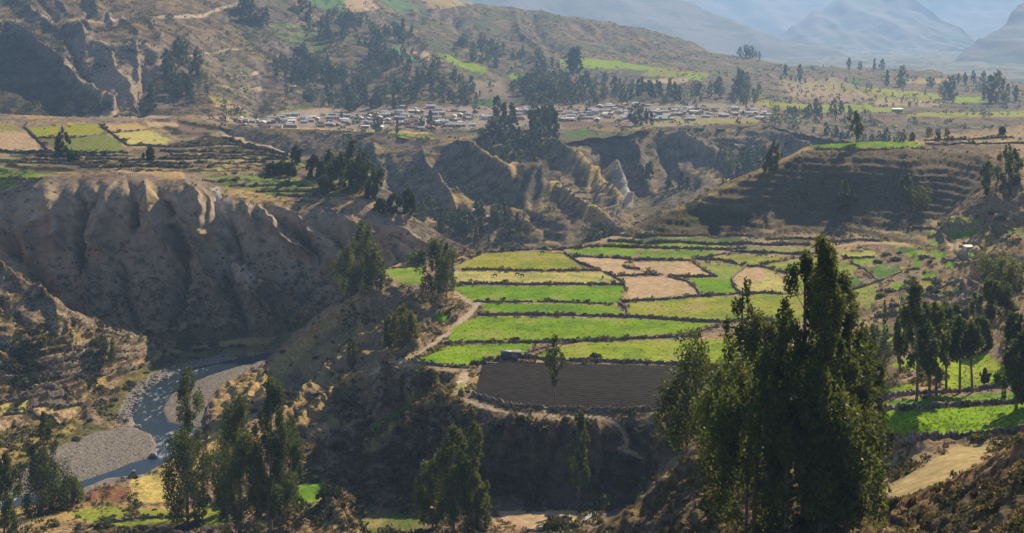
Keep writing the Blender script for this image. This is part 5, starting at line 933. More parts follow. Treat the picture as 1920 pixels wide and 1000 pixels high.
for (x_, y_, w_, lab, k) in [(948, 595 + 45, 16, 'x', 0), (1025, 640, 18, 'dark shrub on the wall above the grey shed, beside the thin tree', 0), (1075, 642, 18, 'dark shrub on the wall right of the thin tree', 4), (966, 640, 22, 'dark shrub at the left of the bushes above the shed', 1), (890, 684, 22, 'dark bush at the upper left corner of the ploughed field', 0), (906, 682, 16, 'second dark bush at the corner of the ploughed field', 4), (1115, 672, 26, 'dark round bush on the upper edge of the ploughed field', 1),
    (1158, 484, 14, 'left bush of the dark pair on the wall of the tan field', 0), (1174, 485, 13, 'right bush of the dark pair on the wall of the tan field', 4), (1196, 489, 12, 'dark bush on the bend of the tan field wall', 0), (948, 529, 12, 'dark round bush at the lower edge of the cattle pasture', 1), (1172, 566, 16, 'bush at the wall corner below the lowest tan field', 0), (960, 468, 14, 'bush on the far rim wall of the olive pasture', 0), (988, 467, 12, 'second bush on the far rim wall', 4),
    (1680, 488, 22, 'blue-grey round bush in the middle of the small right fields', 0), (1646, 492, 18, 'blue-grey bush left of the round one', 6), (1662, 480, 20, 'dull bush behind the round one', 6), (745, 905, 36, 'big green bush on the dark slope above the olive plot', 0), (1170, 905, 46, 'big olive-green bush at the right foot of the escarpment', 5), (1140, 955, 56, 'large lit bush above the little stream', 2), (1120, 930, 40, 'green bush left of the large lit one', 5), (1150, 820, 36, 'dark bush on the bend of the footpath', 0), (1262, 834, 50, 'wide dark bush beside the spur', 0),
    (1050, 990, 60, 'dark bush at the lower picture edge by the tan yard', 1), (250, 900, 20, 'low dark bush by the red-brown patch', 0), (590, 905, 22, 'dark bush in the small bright green field', 1), (205, 980, 26, 'grey bush on the lower left grass', 6), (190, 990, 30, 'grey spiky bush at the bottom left', 2), (560, 960, 60, 'dark bush on the knoll at the bottom', 4), (620, 965, 50, 'dark bush on the right of the knoll', 0)]:
    if lab != 'x': shrub(N, x_, y_, w_, lab, None, k)
shrubs(N, [(560, 870), (700, 800), (860, 760), (900, 800), (840, 930), (760, 960), (640, 940)], 26, 14, 34, 'on the dark slope left of the escarpment', (0, 1, 2, 3, 4))
shrubs(N, [(890, 775), (1270, 790), (1270, 830), (900, 810)], 22, 12, 28, 'under the rim of the ploughed field')
shrubs(N, [(1100, 850), (1230, 850), (1200, 940), (1090, 970)], 14, 18, 36, 'in the gully right of the escarpment', (0, 2, 3, 5, 7))
shrubs(N, [(430, 740), (500, 690), (620, 600), (700, 580), (740, 640), (600, 780), (480, 850)], 26, 9, 20, 'on the left flank of the terrace')
shrubs(N, [(1740, 440), (1920, 380), (1920, 640), (1800, 600), (1650, 620), (1640, 500)], 34, 10, 26, 'on the right slope')
shrubs(N, [(1880, 590), (1930, 560), (1930, 720), (1890, 700)], 8, 20, 44, 'at the right edge above the meadow')
shrubs(N, [(20, 965), (380, 955), (400, 990), (20, 1000)], 10, 10, 24, 'on the lower left grass', (0, 2, 3, 6))
shrubs(N, [(640, 900), (780, 930), (760, 965), (640, 960)], 10, 14, 28, 'above the olive plot', (0, 2, 5))
shrubs(A, [(1280, 900), (1500, 900), (1640, 965), (1900, 850), (1930, 1010), (1200, 1010)], 32, 16, 50, 'on the near bank', (0, 1, 3, 4, 7, 3))
shrubs(V_, [(290, 650), (520, 640), (430, 664), (300, 690), (250, 720), (200, 790), (60, 880), (0, 840), (160, 800), (230, 700)], 34, 8, 20, 'beside the river', (5, 2, 3, 0, 5))
shrubs(L, [(100, 316), (400, 316), (640, 340), (700, 385), (560, 372), (380, 330)], 14, 6, 12, 'on the plateau edge', (0, 5, 2))
shrubs(L, [(260, 625), (620, 560), (640, 600), (420, 632)], 20, 8, 18, 'at the cliff foot', (0, 2, 5))

def scatter(S, name, label, n, smin, smax, mat, tseed, zone=None, pxw=.5, nq=14, ls=.4, seed=0, avoid=True, dens=None, per_m=False):
    """countless small plants as one object, rooted on the sheet"""
    r = np.random.default_rng(seed); K = int(n * 2.4); A_ = (S.X[1:, 1:] - S.X[:-1, :-1]) * (S.Y[1:, 1:] - S.Y[:-1, :-1]); A_ = np.maximum(A_, 0)
    w_ = A_.copy()
    cx, cy = S.X[:-1, :-1], S.Y[:-1, :-1]; d_ = S.P[:-1, :-1, 1]
    w_ *= (cy < 1040) & (cx > -80) & (cx < 2300)
    if zone is not None: w_ = w_ * zone[:-1, :-1]
    if S is N and avoid: w_[(pd[:-1, :-1] < 7)] = 0
    if avoid and S is N:
        for q in FIELDS: w_[inpoly(cx, cy, q[2])] = 0
    if avoid and S is V_: w_[inpoly(cx, cy, WATER)] = 0
    cs = np.cumsum(w_.ravel()); idx = np.searchsorted(cs, r.random(n) * cs[-1]); i_, j_ = np.unravel_index(idx, w_.shape)
    fr = r.random((n, 2)); P0 = S.P[i_, j_] * (1 - fr[:, :1]) * (1 - fr[:, 1:]) + S.P[i_ + 1, j_] * fr[:, :1] * (1 - fr[:, 1:]) + S.P[i_, j_ + 1] * (1 - fr[:, :1]) * fr[:, 1:] + S.P[i_ + 1, j_ + 1] * fr[:, :1] * fr[:, 1:]
    size = smin + (smax - smin) * r.random(n) ** 2.2
    T = [tuft_geo(tseed + q, nq, 1.0, ls, .8) for q in range(6)]; VV = []; FF = []; off = 0
    for q in range(6):
        m = np.arange(n) % 6 == q; tv, tf = T[q]; a_ = r.random(m.sum()) * 6.28; c_, s_ = np.cos(a_), np.sin(a_)
        x_ = tv[None, :, 0] * c_[:, None] - tv[None, :, 1] * s_[:, None]; y_ = tv[None, :, 0] * s_[:, None] + tv[None, :, 1] * c_[:, None]
        v = np.stack([x_, y_, np.broadcast_to(tv[None, :, 2], x_.shape)], -1) * size[m][:, None, None] + P0[m][:, None, :]
        ff = tf[None] + (np.arange(m.sum()) * len(tv))[:, None, None] + off; VV.append(v.reshape(-1, 3)); FF.append(ff.reshape(-1, 4)); off += v.shape[0] * v.shape[1]
    o = mk(name, np.vstack(VV), np.vstack(FF), mat); tag(o, label, kind='stuff'); return o
M['fieldgrass'] = leaf_mat('field_grass_tufts', (.08, .17, .002), (.17, .24, .010), .35)
nz = lambda S, s_, k, lo, hi: .02 + sstep(lo, hi, fbm(S.P[..., 0] / s_, S.P[..., 1] / s_, 3, k))
scatter(N, 'scrub', 'dark green scrub over the terrace slopes', 9000, .35, 1.5, M['shrub'], 400, nz(N, 22, 1, -.05, .35), seed=1)
scatter(N, 'dry_grass', 'dry golden tussocks over the terrace slopes', 8000, .25, .9, M['dryshrub'], 420, nz(N, 18, 5, 0, .35), seed=2)
zf = np.zeros(N.X.shape)
for q in FIELDS:
    if q[3] == 'grass': zf = np.maximum(zf, polymask(N.X, N.Y, q[2], 0))
scatter(N, 'grass', 'uneven grass tufts in the green fields', 9000, .10, .42, M['fieldgrass'], 430, zf, seed=31, nq=9, avoid=False)
zb = polymask(N.X, N.Y, [(540, 870), (640, 790), (760, 700), (880, 745), (900, 790), (840, 950), (620, 960)], 10)
scatter(N, 'dry_grass', 'dry tussocks on the slope left of the escarpment', 3600, .3, 1.3, M['dryshrub'], 470, zb * nz(N, 9, 12, -.2, .3), seed=43)
zk = sstep(960, 800, N.X) * sstep(500, 560, N.Y) * nz(N, 14, 9, -.3, .4)
scatter(N, 'dry_grass', 'golden tussocks on the left flank of the terrace', 5000, .25, 1.0, M['dryshrub'], 450, zk, seed=41)
scatter(N, 'scrub', 'dark scrub on the left flank of the terrace', 3500, .4, 1.6, M['shrub'], 460, zk, seed=42)
scatter(A, 'scrub', 'dark scrub on the near bank', 3200, .2, .95, M['shrub'], 400, nz(A, 7, 2, -.15, .3), seed=3, nq=22, ls=.3)
scatter(A, 'dry_grass', 'dry brown tussocks on the near bank', 4200, .12, .6, M['dryshrub'], 420, nz(A, 6, 8, -.2, .3), seed=4, nq=22, ls=.3)
scatter(V_, 'scrub', 'dark scrub over the lower left slopes', 3200, .3, 1.3, M['shrub'], 400, nz(V_, 16, 1, 0, .35) * (1 - polymask(V_.X, V_.Y, [(110, 838), (190, 806), (240, 800), (230, 740), (320, 690), (520, 655), (530, 680), (420, 720), (400, 800), (300, 900), (0, 1010), (-60, 960)], 5)), seed=5)
scatter(V_, 'dry_grass', 'dry golden tussocks over the lower left slopes', 2600, .25, .9, M['dryshrub'], 420, 1 - polymask(V_.X, V_.Y, [(110, 838), (190, 806), (240, 800), (230, 740), (320, 690), (520, 655), (530, 680), (420, 720), (400, 800), (300, 900), (0, 1010), (-60, 960)], 5), seed=6)
zl = polymask(L.X, L.Y, [(-200, 330), (330, 322), (700, 385), (900, 480), (900, 655), (-200, 655)], 3); zz = zl * (.12 + sstep(440, 600, L.Y)) + (1 - zl) * .18
scatter(L, 'scrub', 'dark scrub on the cliff foot and plateau terraces', 4200, .4, 1.9, M['shrub'], 400, zz, seed=7, nq=10)
scatter(H, 'scrub', 'blue-green scrub covering the gorge spurs', 5200, .8, 3.4, M['shrub'], 400, nz(H, 60, 3, -.4, .3), seed=8, nq=10)
scatter(G, 'scrub', 'hazy scrub on the brown hillside above the village', 9000, .8, 4.2, M['shrub'], 400, nz(G, 90, 3, -.2, .4) * (G.Y > -5), seed=9, nq=9)
# scrub along field walls is built with the walls below

# ---------------------------------------------------------------- dry-stone walls
def wall(pl, label, h=1.2, th=.7, S=None, weeds=.5, name='stone_wall'):
    S = S or N; pl = np.array(pl, float); seg = np.hypot(*np.diff(pl, axis=0).T); n = max(3, int(seg.sum() / 3.0)); tt = np.r_[0, np.cumsum(seg)] / seg.sum()
    q = np.linspace(0, 1, n); X_ = np.interp(q, tt, pl[:, 0]); Y_ = np.interp(q, tt, pl[:, 1]) + 1.0 * fbm(q * n / 6, 0 * q, 3, int(pl[0, 0]))
    P0 = S.at(X_, Y_); T_ = np.gradient(P0[:, :2], axis=0); T_ /= np.linalg.norm(T_, axis=1, keepdims=True) + 1e-9; Nn = np.stack([-T_[:, 1], T_[:, 0]], -1)
    r = np.random.default_rng(int(pl[0, 0] * 7 + pl[0, 1])); hh = h * .72 * (.6 + .7 * r.random(n)); hh[noise(q * n / 5, 0 * q, int(pl[0, 1])) > .42] *= .35; w_ = th * (.8 + .4 * r.random(n))
    rings = []
    for (sx, sz) in ((-.62, -.5), (-.5, .75), (-.2, 1.0), (.25, .95), (.5, .7), (.62, -.5)):
        p = P0.copy(); p[:, :2] += Nn * (sx * w_ + .08 * r.normal(size=n))[:, None]; p[:, 2] += sz * np.where(sz > 0, hh, 1) + .07 * r.normal(size=n); rings.append(p)
    V = np.stack(rings, 1).reshape(-1, 3); i = np.arange(n - 1)[:, None] * 6; j = np.arange(5)[None]
    f = np.stack([i + j, i + j + 1, i + j + 7, i + j + 6], -1).reshape(-1, 4)
    o = mk(name, V, f, M['stone']); tag(o, label, 'stone wall', 'dry-stone field walls')
    if weeds > 0:
        d = P0[:, 1].mean(); m = max(2, int(n * weeds)); k = r.integers(0, n, m); C_ = P0[k] + r.normal(size=(m, 3)) * np.array([.4, .7, .1]); sz = (.35 + 1.0 * r.random(m) ** 3) * (d / 480)
        tv, tf = tuft_geo(440, 16, 1.0, .4, .8); v = tv[None] * sz[:, None, None] + C_[:, None]; v[..., 2] += .5
        ff = (tf[None] + (np.arange(m) * len(tv))[:, None, None]).reshape(-1, 4); mk('weeds', v.reshape(-1, 3), ff, M['shrub'] if r.random() < .6 else M['dryshrub'], o)
WALLS = [
    ([(850, 533), (1000, 534), (1172, 534)], 'long straight wall between the cattle pasture and the vivid green strip', 1.5), ([(865, 506), (980, 508), (1125, 507)], 'wall between the olive pasture and the cattle pasture', 1.4), ([(890, 566), (1030, 567), (1150, 570)], 'low wall between the two bright green strips', .9), ([(898, 591), (1000, 590), (1172, 594), (1270, 600), (1340, 604), (1450, 601)], 'long dark wall above the long light green field', 1.6),
    ([(835, 646), (935, 642), (1030, 642), (1090, 640), (1200, 635), (1300, 631)], 'wall above the grey shed', 1.3), ([(985, 664), (1010, 656), (1050, 645), (1090, 641)], 'rough diagonal wall right of the grey shed', 1.0), ([(905, 676), (985, 671), (1040, 675), (1180, 680), (1290, 685), (1400, 692)], 'dark wall along the top of the ploughed field', 1.6), ([(885, 741), (960, 763), (1050, 770), (1150, 771), (1265, 770)], 'wall along the lower rim of the ploughed field', 1.8), ([(782, 680), (830, 687), (880, 691)], 'low wall under the green field left of the shed', 1.0),
    ([(1058, 474), (1090, 496), (1120, 504), (1150, 518), (1172, 532)], 'crooked wall between the olive pasture and the tan stubble', 1.3), ([(1172, 534), (1175, 545), (1160, 568), (1176, 580), (1176, 594)], 'winding wall between the green strips and the wide olive meadow', 1.2), ([(1062, 481), (1150, 484), (1190, 487), (1296, 489)], 'wall along the top of the tan fields', 1.5), ([(1168, 498), (1176, 503), (1200, 505)], 'short curved wall between the two upper tan fields', 1.2), ([(1158, 518), (1200, 516), (1210, 514), (1236, 517), (1215, 508)], 'broken wall with rubble in the middle of the tan fields', 1.3),
    ([(1300, 491), (1322, 508), (1345, 519)], 'slanting wall at the right end of the tan fields', 1.3), ([(1252, 519), (1300, 520), (1345, 519)], 'wall shadowing the top of the bright green field', 1.6), ([(1256, 520), (1290, 530), (1304, 540), (1314, 554)], 'curved wall right of the lowest tan field', 1.2), ([(1176, 564), (1250, 562), (1314, 555), (1384, 551), (1440, 549), (1470, 553)], 'long wall above the wide olive meadow', 1.4), ([(1304, 486), (1350, 489), (1400, 498)], 'thick dark wall above the light green field', 2.0), ([(1300, 486), (1360, 477), (1365, 474)], 'short wall climbing to the back strips', 1.0),
    ([(1400, 498), (1372, 522), (1378, 540), (1386, 548)], 'wall around the left side of the meadow with the bare corner', 1.5), ([(1400, 499), (1430, 500), (1470, 512), (1530, 513)], 'wall over the meadow with the bare corner', 1.3), ([(1425, 496), (1470, 489), (1500, 483)], 'wall between the back meadows', 1.1), ([(1045, 468), (1120, 462), (1220, 465), (1365, 470), (1400, 465)], 'dark terrace wall behind the green back strips', 1.8), ([(1140, 453), (1250, 455), (1400, 457), (1520, 460)], 'second dark terrace wall at the back', 2.0), ([(1150, 441), (1300, 441), (1415, 443)], 'farthest terrace wall under the dark hill', 1.8),
    ([(1435, 447), (1520, 449), (1600, 451), (1650, 452)], 'terrace wall to the right of the farthest one', 1.6), ([(1370, 473), (1450, 475), (1520, 478)], 'dark wall under the right back strip', 1.8), ([(850, 500), (905, 474), (1000, 468), (1058, 470)], 'wall on the far rim of the olive pasture', 1.2), ([(1580, 486), (1640, 483)], 'wall under the golden strip', 1.2), ([(1596, 494), (1622, 505), (1650, 528), (1690, 512)], 'wall around the five-sided field', 1.2), ([(1600, 543), (1640, 530), (1665, 522)], 'slanting wall above the right olive field', 1.3), ([(1728, 525), (1756, 524)], 'short wall below the small green plot', 1.4),
    ([(1772, 488), (1796, 488)], 'short wall above the tiny green plot', 1.4), ([(1650, 744), (1720, 740), (1800, 733), (1890, 722)], 'wall under the lime meadow with the bare trunks', 1.2), ([(1655, 768), (1740, 764), (1850, 757), (1925, 752)], 'dark wall between the upper strip and the big meadow', 1.4), ([(1625, 820), (1700, 828), (1800, 824), (1920, 810)], 'dark earth wall under the big vivid meadow', 1.8), ([(1530, 281), (1620, 281), (1720, 280), (1760, 279)], 'overgrown wall on the crest of the dark hill', 1.0), ([(1735, 263), (1800, 262), (1900, 258)], 'terrace wall on the hilltop fields', 1.6), ([(1740, 271), (1820, 269), (1920, 268)], 'lower terrace wall on the hilltop fields', 1.4),
    ([(1300, 688), (1262, 768)], 'wall at the right end of the ploughed field', 1.2), ([(1600, 655), (1700, 650), (1712, 656)], 'wall behind the lime meadow', 1.0), ([(722, 504), (760, 502), (795, 498)], 'wall behind the left-end meadow', .9), ([(1346, 612), (1300, 626), (1240, 633)], 'rough wall climbing from the yellow-green field', 1.1), ([(140, 995), (250, 975), (380, 968)], 'dark field bank at the bottom left', 1.0)]
for (pl, lab, h_) in WALLS: wall(pl, lab, h_)
for (pl, lab, h_) in [([(-20, 284), (90, 286), (130, 287), (240, 287)], 'hedge-topped wall below the olive plateau fields', 1.6), ([(46, 238), (92, 284)], 'slanting wall left of the olive plateau fields', 1.3), ([(188, 234), (214, 254), (240, 274)], 'slanting wall between the olive and pale plateau fields', 1.3), ([(74, 259), (120, 259), (160, 257), (196, 250)], 'wall between the upper and lower olive plateau fields', 1.2), ([(206, 250), (262, 246)], 'wall inside the pale plateau fields', 1.1), ([(242, 274), (310, 274), (400, 272)], 'wall under the pale plateau field', 1.4),
    ([(420, 258), (480, 276), (540, 292)], 'dark bank beside the plateau road', 1.8), ([(0, 345), (70, 342)], 'low wall in the bright left plateau field', 1.0), ([(0, 336), (80, 336)], 'upper low wall in the bright left plateau field', 1.0), ([(160, 299), (290, 299)], 'terrace wall in the dark plateau terraces', 1.4), ([(300, 283), (420, 284), (510, 286)], 'terrace wall under the brown plateau field', 1.4), ([(300, 296), (420, 297), (520, 298)], 'second terrace wall under the brown plateau field', 1.4), ([(150, 311), (300, 312), (400, 312)], 'lowest dark terrace wall of the plateau', 1.4)]:
    wall(pl, lab, h_ * 1.5, S=L, weeds=.6)
for (pl, lab) in [([(112, 656), (200, 641), (262, 635)], 'top terrace wall on the lower left slope'), ([(100, 672), (210, 656), (300, 650)], 'second terrace wall on the lower left slope'), ([(90, 690), (200, 672), (290, 662)], 'third terrace wall on the lower left slope'), ([(150, 704), (240, 690), (285, 678)], 'fourth terrace wall on the lower left slope'), ([(0, 688), (70, 680), (130, 670)], 'terrace wall at the left edge of the lower left slope'), ([(0, 712), (90, 704), (150, 700)], 'lower terrace wall at the left edge'),
    ([(58, 727), (120, 724), (140, 742)], 'wall around the grey plots beside the river valley'), ([(0, 750), (60, 744), (136, 742)], 'wall between the grey plots and the golden plots'), ([(60, 762), (150, 761)], 'wall above the golden plot'), ([(5, 775), (60, 777), (110, 790)], 'wall below the golden plot'), ([(40, 640), (110, 628)], 'short wall high on the lower left slope'), ([(120, 618), (190, 622), (250, 630)], 'wall just under the crest of the lower left slope')]:
    wall(pl, lab, 2.1, S=V_, weeds=.5)
for q_, pl in enumerate(RW):
    wall(pl, ['highest terrace wall at the left of the lit right slope', 'terrace wall under the highest one on the right slope', 'terrace wall above the little hut on the right slope', 'terrace wall across the middle of the right slope', 'terrace wall under the reddish bare plot', 'terrace wall above the slope-foot trees', 'terrace wall behind the lime meadow on the slope foot', 'tiny wall above the small green plot', 'wall beneath the blue-grey bushes', 'curving wall left of the big round trees'][q_], 1.8, weeds=.6)
for q_, (pl, lab) in enumerate([([(70, 291), (220, 292)], 'first left terrace wall under the olive plateau fields'), ([(40, 298), (150, 300)], 'second left terrace wall under the olive plateau fields'), ([(30, 305), (200, 306)], 'third left terrace wall on the plateau'), ([(230, 305), (420, 306), (500, 304)], 'long terrace wall in the middle of the dark plateau terraces'), ([(320, 290), (480, 291), (540, 296)], 'terrace wall between the upper two under the brown field'), ([(340, 268), (430, 270), (480, 278)], 'short terrace wall beside the brown plateau field'), ([(380, 340), (470, 338)], 'green-topped terrace wall at the plateau edge'), ([(430, 349), (540, 346)], 'second green-topped terrace wall at the plateau edge'), ([(480, 358), (600, 356)], 'third green-topped terrace wall at the plateau edge'), ([(540, 366), (650, 364)], 'lowest terrace wall over the cliff rim')]):
    wall(pl, lab, 1.9, S=L, weeds=.6)
for q_ in range(7):
    wall([(1034 + 6 * q_, 366 + 8 * q_), (1090 + 6 * q_, 367 + 8 * q_), (1132 + 5 * q_, 370 + 8 * q_)], ['topmost', 'second', 'third', 'fourth', 'fifth', 'sixth', 'lowest'][q_] + ' terrace wall on the sunlit gorge spur', 2.6, th=1.4, S=H, weeds=.5)
for q_ in range(4):
    wall([(1345 + 4 * q_, 262 + 9 * q_), (1425 + 3 * q_, 258 + 9 * q_)], ['topmost', 'second', 'third', 'lowest'][q_] + ' terrace wall on the shaded gorge side left of the dark hill', 2.6, th=1.4, S=H, weeds=.5)

# ---------------------------------------------------------------- stones on the river bank
def rock_geo(seed, r0=1.0, lv=2):
    import bmesh
    bm = bmesh.new(); bmesh.ops.create_icosphere(bm, subdivisions=lv, radius=r0); V = np.array([v.co[:] for v in bm.verts]); f = np.array([[v.index for v in q.verts] for q in bm.faces]); bm.free()
    r = np.random.default_rng(seed); 
    for k in range(7):
        d = r.normal(size=3); d /= np.linalg.norm(d); t = V @ d; cut = .55 + .25 * r.random(); V -= np.outer(np.maximum(t - cut * r0, 0), d)
    V *= np.array([1, .75 + .3 * r.random(), .55 + .2 * r.random()]); return V, f
RK = []
for i in range(5):
    v, f = rock_geo(500 + i); o = mk('boulder', v, f, M['rock']); RK.append(o.data); bpy.data.objects.remove(o)
def boulder(x_, y_, wpx, label, group=None):
    d = F * -WZ / (y_ - HY); p = proj(np.array([x_]), np.array([y_]), np.array([d]))[0]; o = bpy.data.objects.new('boulder', random.choice(RK)); col.objects.link(o)
    s_ = wpx / F * d / 2; o.location = (p[0], p[1], p[2] - .1 * s_); o.scale = (s_,) * 3; o.rotation_euler = (0, 0, random.uniform(0, 6)); tag(o, label, 'boulder', group)
boulder(250, 884, 10, 'white boulder in the shallows below the gravel bar'); boulder(288, 855, 22, 'wide flat dark boulder in the river bend'); boulder(257, 800, 22, 'dark boulder where the river narrows above the gravel bar'); boulder(232, 896, 12, 'small dark boulder at the edge of the lower gravel'); boulder(46, 900, 14, 'pale boulder at the rapids on the left')
k_ = 0
bank = [(226, 790), (236, 748), (262, 716), (305, 692), (370, 674), (430, 664), (440, 674), (372, 690), (318, 708), (284, 726), (262, 750), (254, 790)]
while k_ < 90:
    a_, b_ = random.uniform(220, 440), random.uniform(660, 800)
    if pip(a_, b_, bank): k_ += 1; boulder(a_, b_, random.uniform(3.5, 9), 'grey boulder in the stony left bank of the river', 'boulders on the left river bank')
def cobbles(P, n, s0, s1, seed, name='cobbles', label='grey cobbles'):
    r = np.random.default_rng(seed); T = [rock_geo(520 + i, 1.0, 1) for i in range(4)]; V = []; Fs = []; off = 0; m = 0
    while m < n:
        a_ = r.uniform(min(p[0] for p in P), max(p[0] for p in P)); b_ = r.uniform(min(p[1] for p in P), max(p[1] for p in P))
        if not pip(a_, b_, P): continue
        p = V_.at(np.array([a_]), np.array([b_]))[0]; s_ = s0 + (s1 - s0) * r.random() ** 3; tv, tf = T[m % 4]; V.append(tv * s_ + p); Fs.append(tf + off); off += len(tv); m += 1
    o = mk(name, np.vstack(V), np.vstack(Fs), M['rock']); tag(o, label, kind='stuff')
cobbles(bank, 1600, .15, .7, 1, label='cobbles of the stony left river bank')
cobbles([(60, 900), (120, 838), (190, 808), (280, 806), (290, 840), (200, 885), (100, 925)], 1100, .12, .45, 2, label='cobbles of the left gravel bar')
cobbles([(310, 780), (330, 735), (400, 705), (500, 668), (440, 714), (400, 745), (408, 800), (350, 804)], 900, .12, .45, 3, label='cobbles of the right gravel bar')
cobbles([(100, 950), (160, 908), (290, 884), (250, 925), (120, 965)], 400, .08, .3, 4, label='cobbles of the lower gravel spit')

# ---------------------------------------------------------------- buildings
M['adobe'] = simple('adobe', (.42, .31, .24), .95, .2, .8); M['whitewash'] = simple('whitewash', (.66, .62, .57), .9, .12, .8); M['brick'] = simple('brick_wall', (.36, .20, .14), .9, .2, .8)
M['metal_roof'] = simple('metal_roof', (.68, .68, .68), .55, .15, .5, .0); M['tile_roof'] = simple('tile_roof', (.30, .20, .15), .85, .25, .5); M['rust_roof'] = simple('rusty_roof', (.42, .24, .17), .7, .2, .5); M['grey_roof'] = simple('grey_roof', (.42, .41, .40), .6, .2, .5)  # metal_roof: sun glint put in as a pale base colour
M['door'] = simple('door_paint', (.10, .14, .2), .6, .1); M['pane'] = simple('window_pane', (.04, .05, .06), .2, .1)
def box(x0, x1, y0, y1, z0, z1):
    V = [(x, y, z) for z in (z0, z1) for y in (y0, y1) for x in (x0, x1)]
    return np.array(V, float), np.array([[0, 2, 3, 1], [4, 5, 7, 6], [0, 1, 5, 4], [2, 6, 7, 3], [0, 4, 6, 2], [1, 3, 7, 5]])
def house_proto(w_, d_, h_, roof, wm, rm):
    parts = []
    V, f = box(-w_ / 2, w_ / 2, -d_ / 2, d_ / 2, -1.2, h_)
    if roof == 'gable':
        V2 = np.array([(-w_ / 2, -d_ / 2, h_), (-w_ / 2, d_ / 2, h_), (-w_ / 2, 0, h_ + d_ * .22), (w_ / 2, -d_ / 2, h_), (w_ / 2, d_ / 2, h_), (w_ / 2, 0, h_ + d_ * .22)])
        f2 = np.array([[0, 1, 2, 2], [3, 5, 4, 4]]); Vw = np.vstack([V, V2]); fw = [tuple(q) for q in f] + [(8, 10, 9), (11, 12, 13)]
        ov = .45; t = .12; e = h_ - ov * .44; rz = h_ + d_ * .22 + .05
        pr = [(-ov - d_ / 2, e), (0, rz), (d_ / 2 + ov, e), (d_ / 2 + ov, e - t), (0, rz - t), (-ov - d_ / 2, e - t)]
        Vr = np.array([(sx * (w_ / 2 + ov), y_, z_) for sx in (-1, 1) for (y_, z_) in pr]); fr = [(0, 1, 4, 5), (1, 2, 3, 4), (6, 11, 10, 7), (7, 10, 9, 8)] + [(i, i + 6, (i + 1) % 6 + 6, (i + 1) % 6) for i in range(6)]
    else:
        Vw, fw = V, [tuple(q) for q in f]; ov = .4; z0, z1 = h_ + .06, h_ + .9
        pr = [(-ov - d_ / 2, z0), (d_ / 2 + ov, z1), (d_ / 2 + ov, z1 - .12), (-ov - d_ / 2, z0 - .12)]
        Vr = np.array([(sx * (w_ / 2 + ov), y_, z_) for sx in (-1, 1) for (y_, z_) in pr]); fr = [(0, 1, 2, 3), (4, 7, 6, 5)] + [(i, i + 4, (i + 1) % 4 + 4, (i + 1) % 4) for i in range(4)]
        Vw = np.vstack([Vw, [(-w_ / 2, d_ / 2, h_ + .8), (w_ / 2, d_ / 2, h_ + .8)]]); fw += [(6, 8, 9, 7), (4, 6, 8), (5, 9, 7), (4, 8, 9, 5)]
        fw = [q for q in fw if q != (6, 8, 9, 7)] + [(6, 7, 9, 8)]
    parts.append(('wall', Vw, fw, wm)); parts.append(('roof', Vr, fr, rm))
    parts.append(('door', *[(a if i == 0 else [tuple(q) for q in a]) for i, a in enumerate(box(-.5, .5, -d_ / 2 - .05, -d_ / 2 + .02, 0, 2.0))], 'door'))
    for sx in (-w_ * .3, w_ * .3): parts.append(('window', *[(a if i == 0 else [tuple(q) for q in a]) for i, a in enumerate(box(sx - .55, sx + .55, -d_ / 2 - .05, -d_ / 2 + .02, 1.0, 2.0))], 'pane'))
    return parts
HP = []
for (w_, d_, h_, rf, wm, rm, ds) in [(10, 7, 2.8, 'gable', 'adobe', 'metal_roof', 'adobe house with a pale metal gable roof'), (14, 7, 3.0, 'gable', 'adobe', 'metal_roof', 'long adobe house with a pale metal roof'), (8, 6, 2.6, 'shed', 'whitewash', 'grey_roof', 'small whitewashed house with a grey lean-to roof'), (9, 7, 4.6, 'gable', 'whitewash', 'metal_roof', 'two-storey whitewashed house with a metal roof'), (9, 6, 2.7, 'gable', 'brick', 'rust_roof', 'reddish house with a rusty roof'), (12, 8, 3.0, 'shed', 'adobe', 'metal_roof', 'adobe house with a bright sloping metal roof'), (10, 7, 2.7, 'gable', 'adobe', 'tile_roof', 'adobe house with a brownish tiled roof'), (11, 7, 2.9, 'shed', 'whitewash', 'tile_roof', 'whitewashed house with a brown sloping roof')]:
    HP.append(([(nm, mk(nm, V, f, M[mt]).data, M[mt]) for (nm, V, f, mt) in house_proto(w_, d_, h_, rf, wm, rm)], ds, w_))
for o in list(bpy.data.objects):
    if o.type == 'MESH' and o.parent is None and o.name.split('.')[0] in ('wall', 'roof', 'door', 'window'): bpy.data.objects.remove(o)
def house(S, x_, y_, k, label, group=None, rz=0, s_=1.0, sink=0):
    p = spot(S, x_, y_); e = empty('house', (p[0], p[1], p[2] - sink), rz); e.scale = (s_,) * 3; tag(e, label, 'house', group)
    for (nm, data, mt) in HP[k][0]:
        o = bpy.data.objects.new(nm, data); col.objects.link(o); o.parent = e
def village(P, n, where, mind):
    xs_ = [p[0] for p in P]; ys_ = [p[1] for p in P]; got = []; t = 0
    while len(got) < n and t < n * 80:
        t += 1; a_ = random.uniform(min(xs_), max(xs_)); b_ = random.uniform(min(ys_), max(ys_))
        if not pip(a_, b_, P) or any(abs(a_ - q[0]) / mind + abs(b_ - q[1]) / 1.9 < 1 for q in got): continue
        got.append((a_, b_)); k = random.choice([0, 0, 1, 1, 2, 3, 4, 4, 5, 6, 6, 7]); house(G, a_, b_, k, HP[k][1] + ' ' + where, HP[k][1] + 's ' + where, random.choice([0, 0, 1.57]) + random.uniform(-.12, .12), random.uniform(.7, 1.0))
village([(438, 222), (520, 216), (600, 214), (640, 218), (660, 238), (560, 240), (450, 236)], 55, 'in the scattered left part of the village', 8)
village([(640, 216), (700, 212), (790, 206), (880, 208), (890, 236), (800, 244), (700, 242), (640, 240)], 92, 'in the middle of the village', 6)
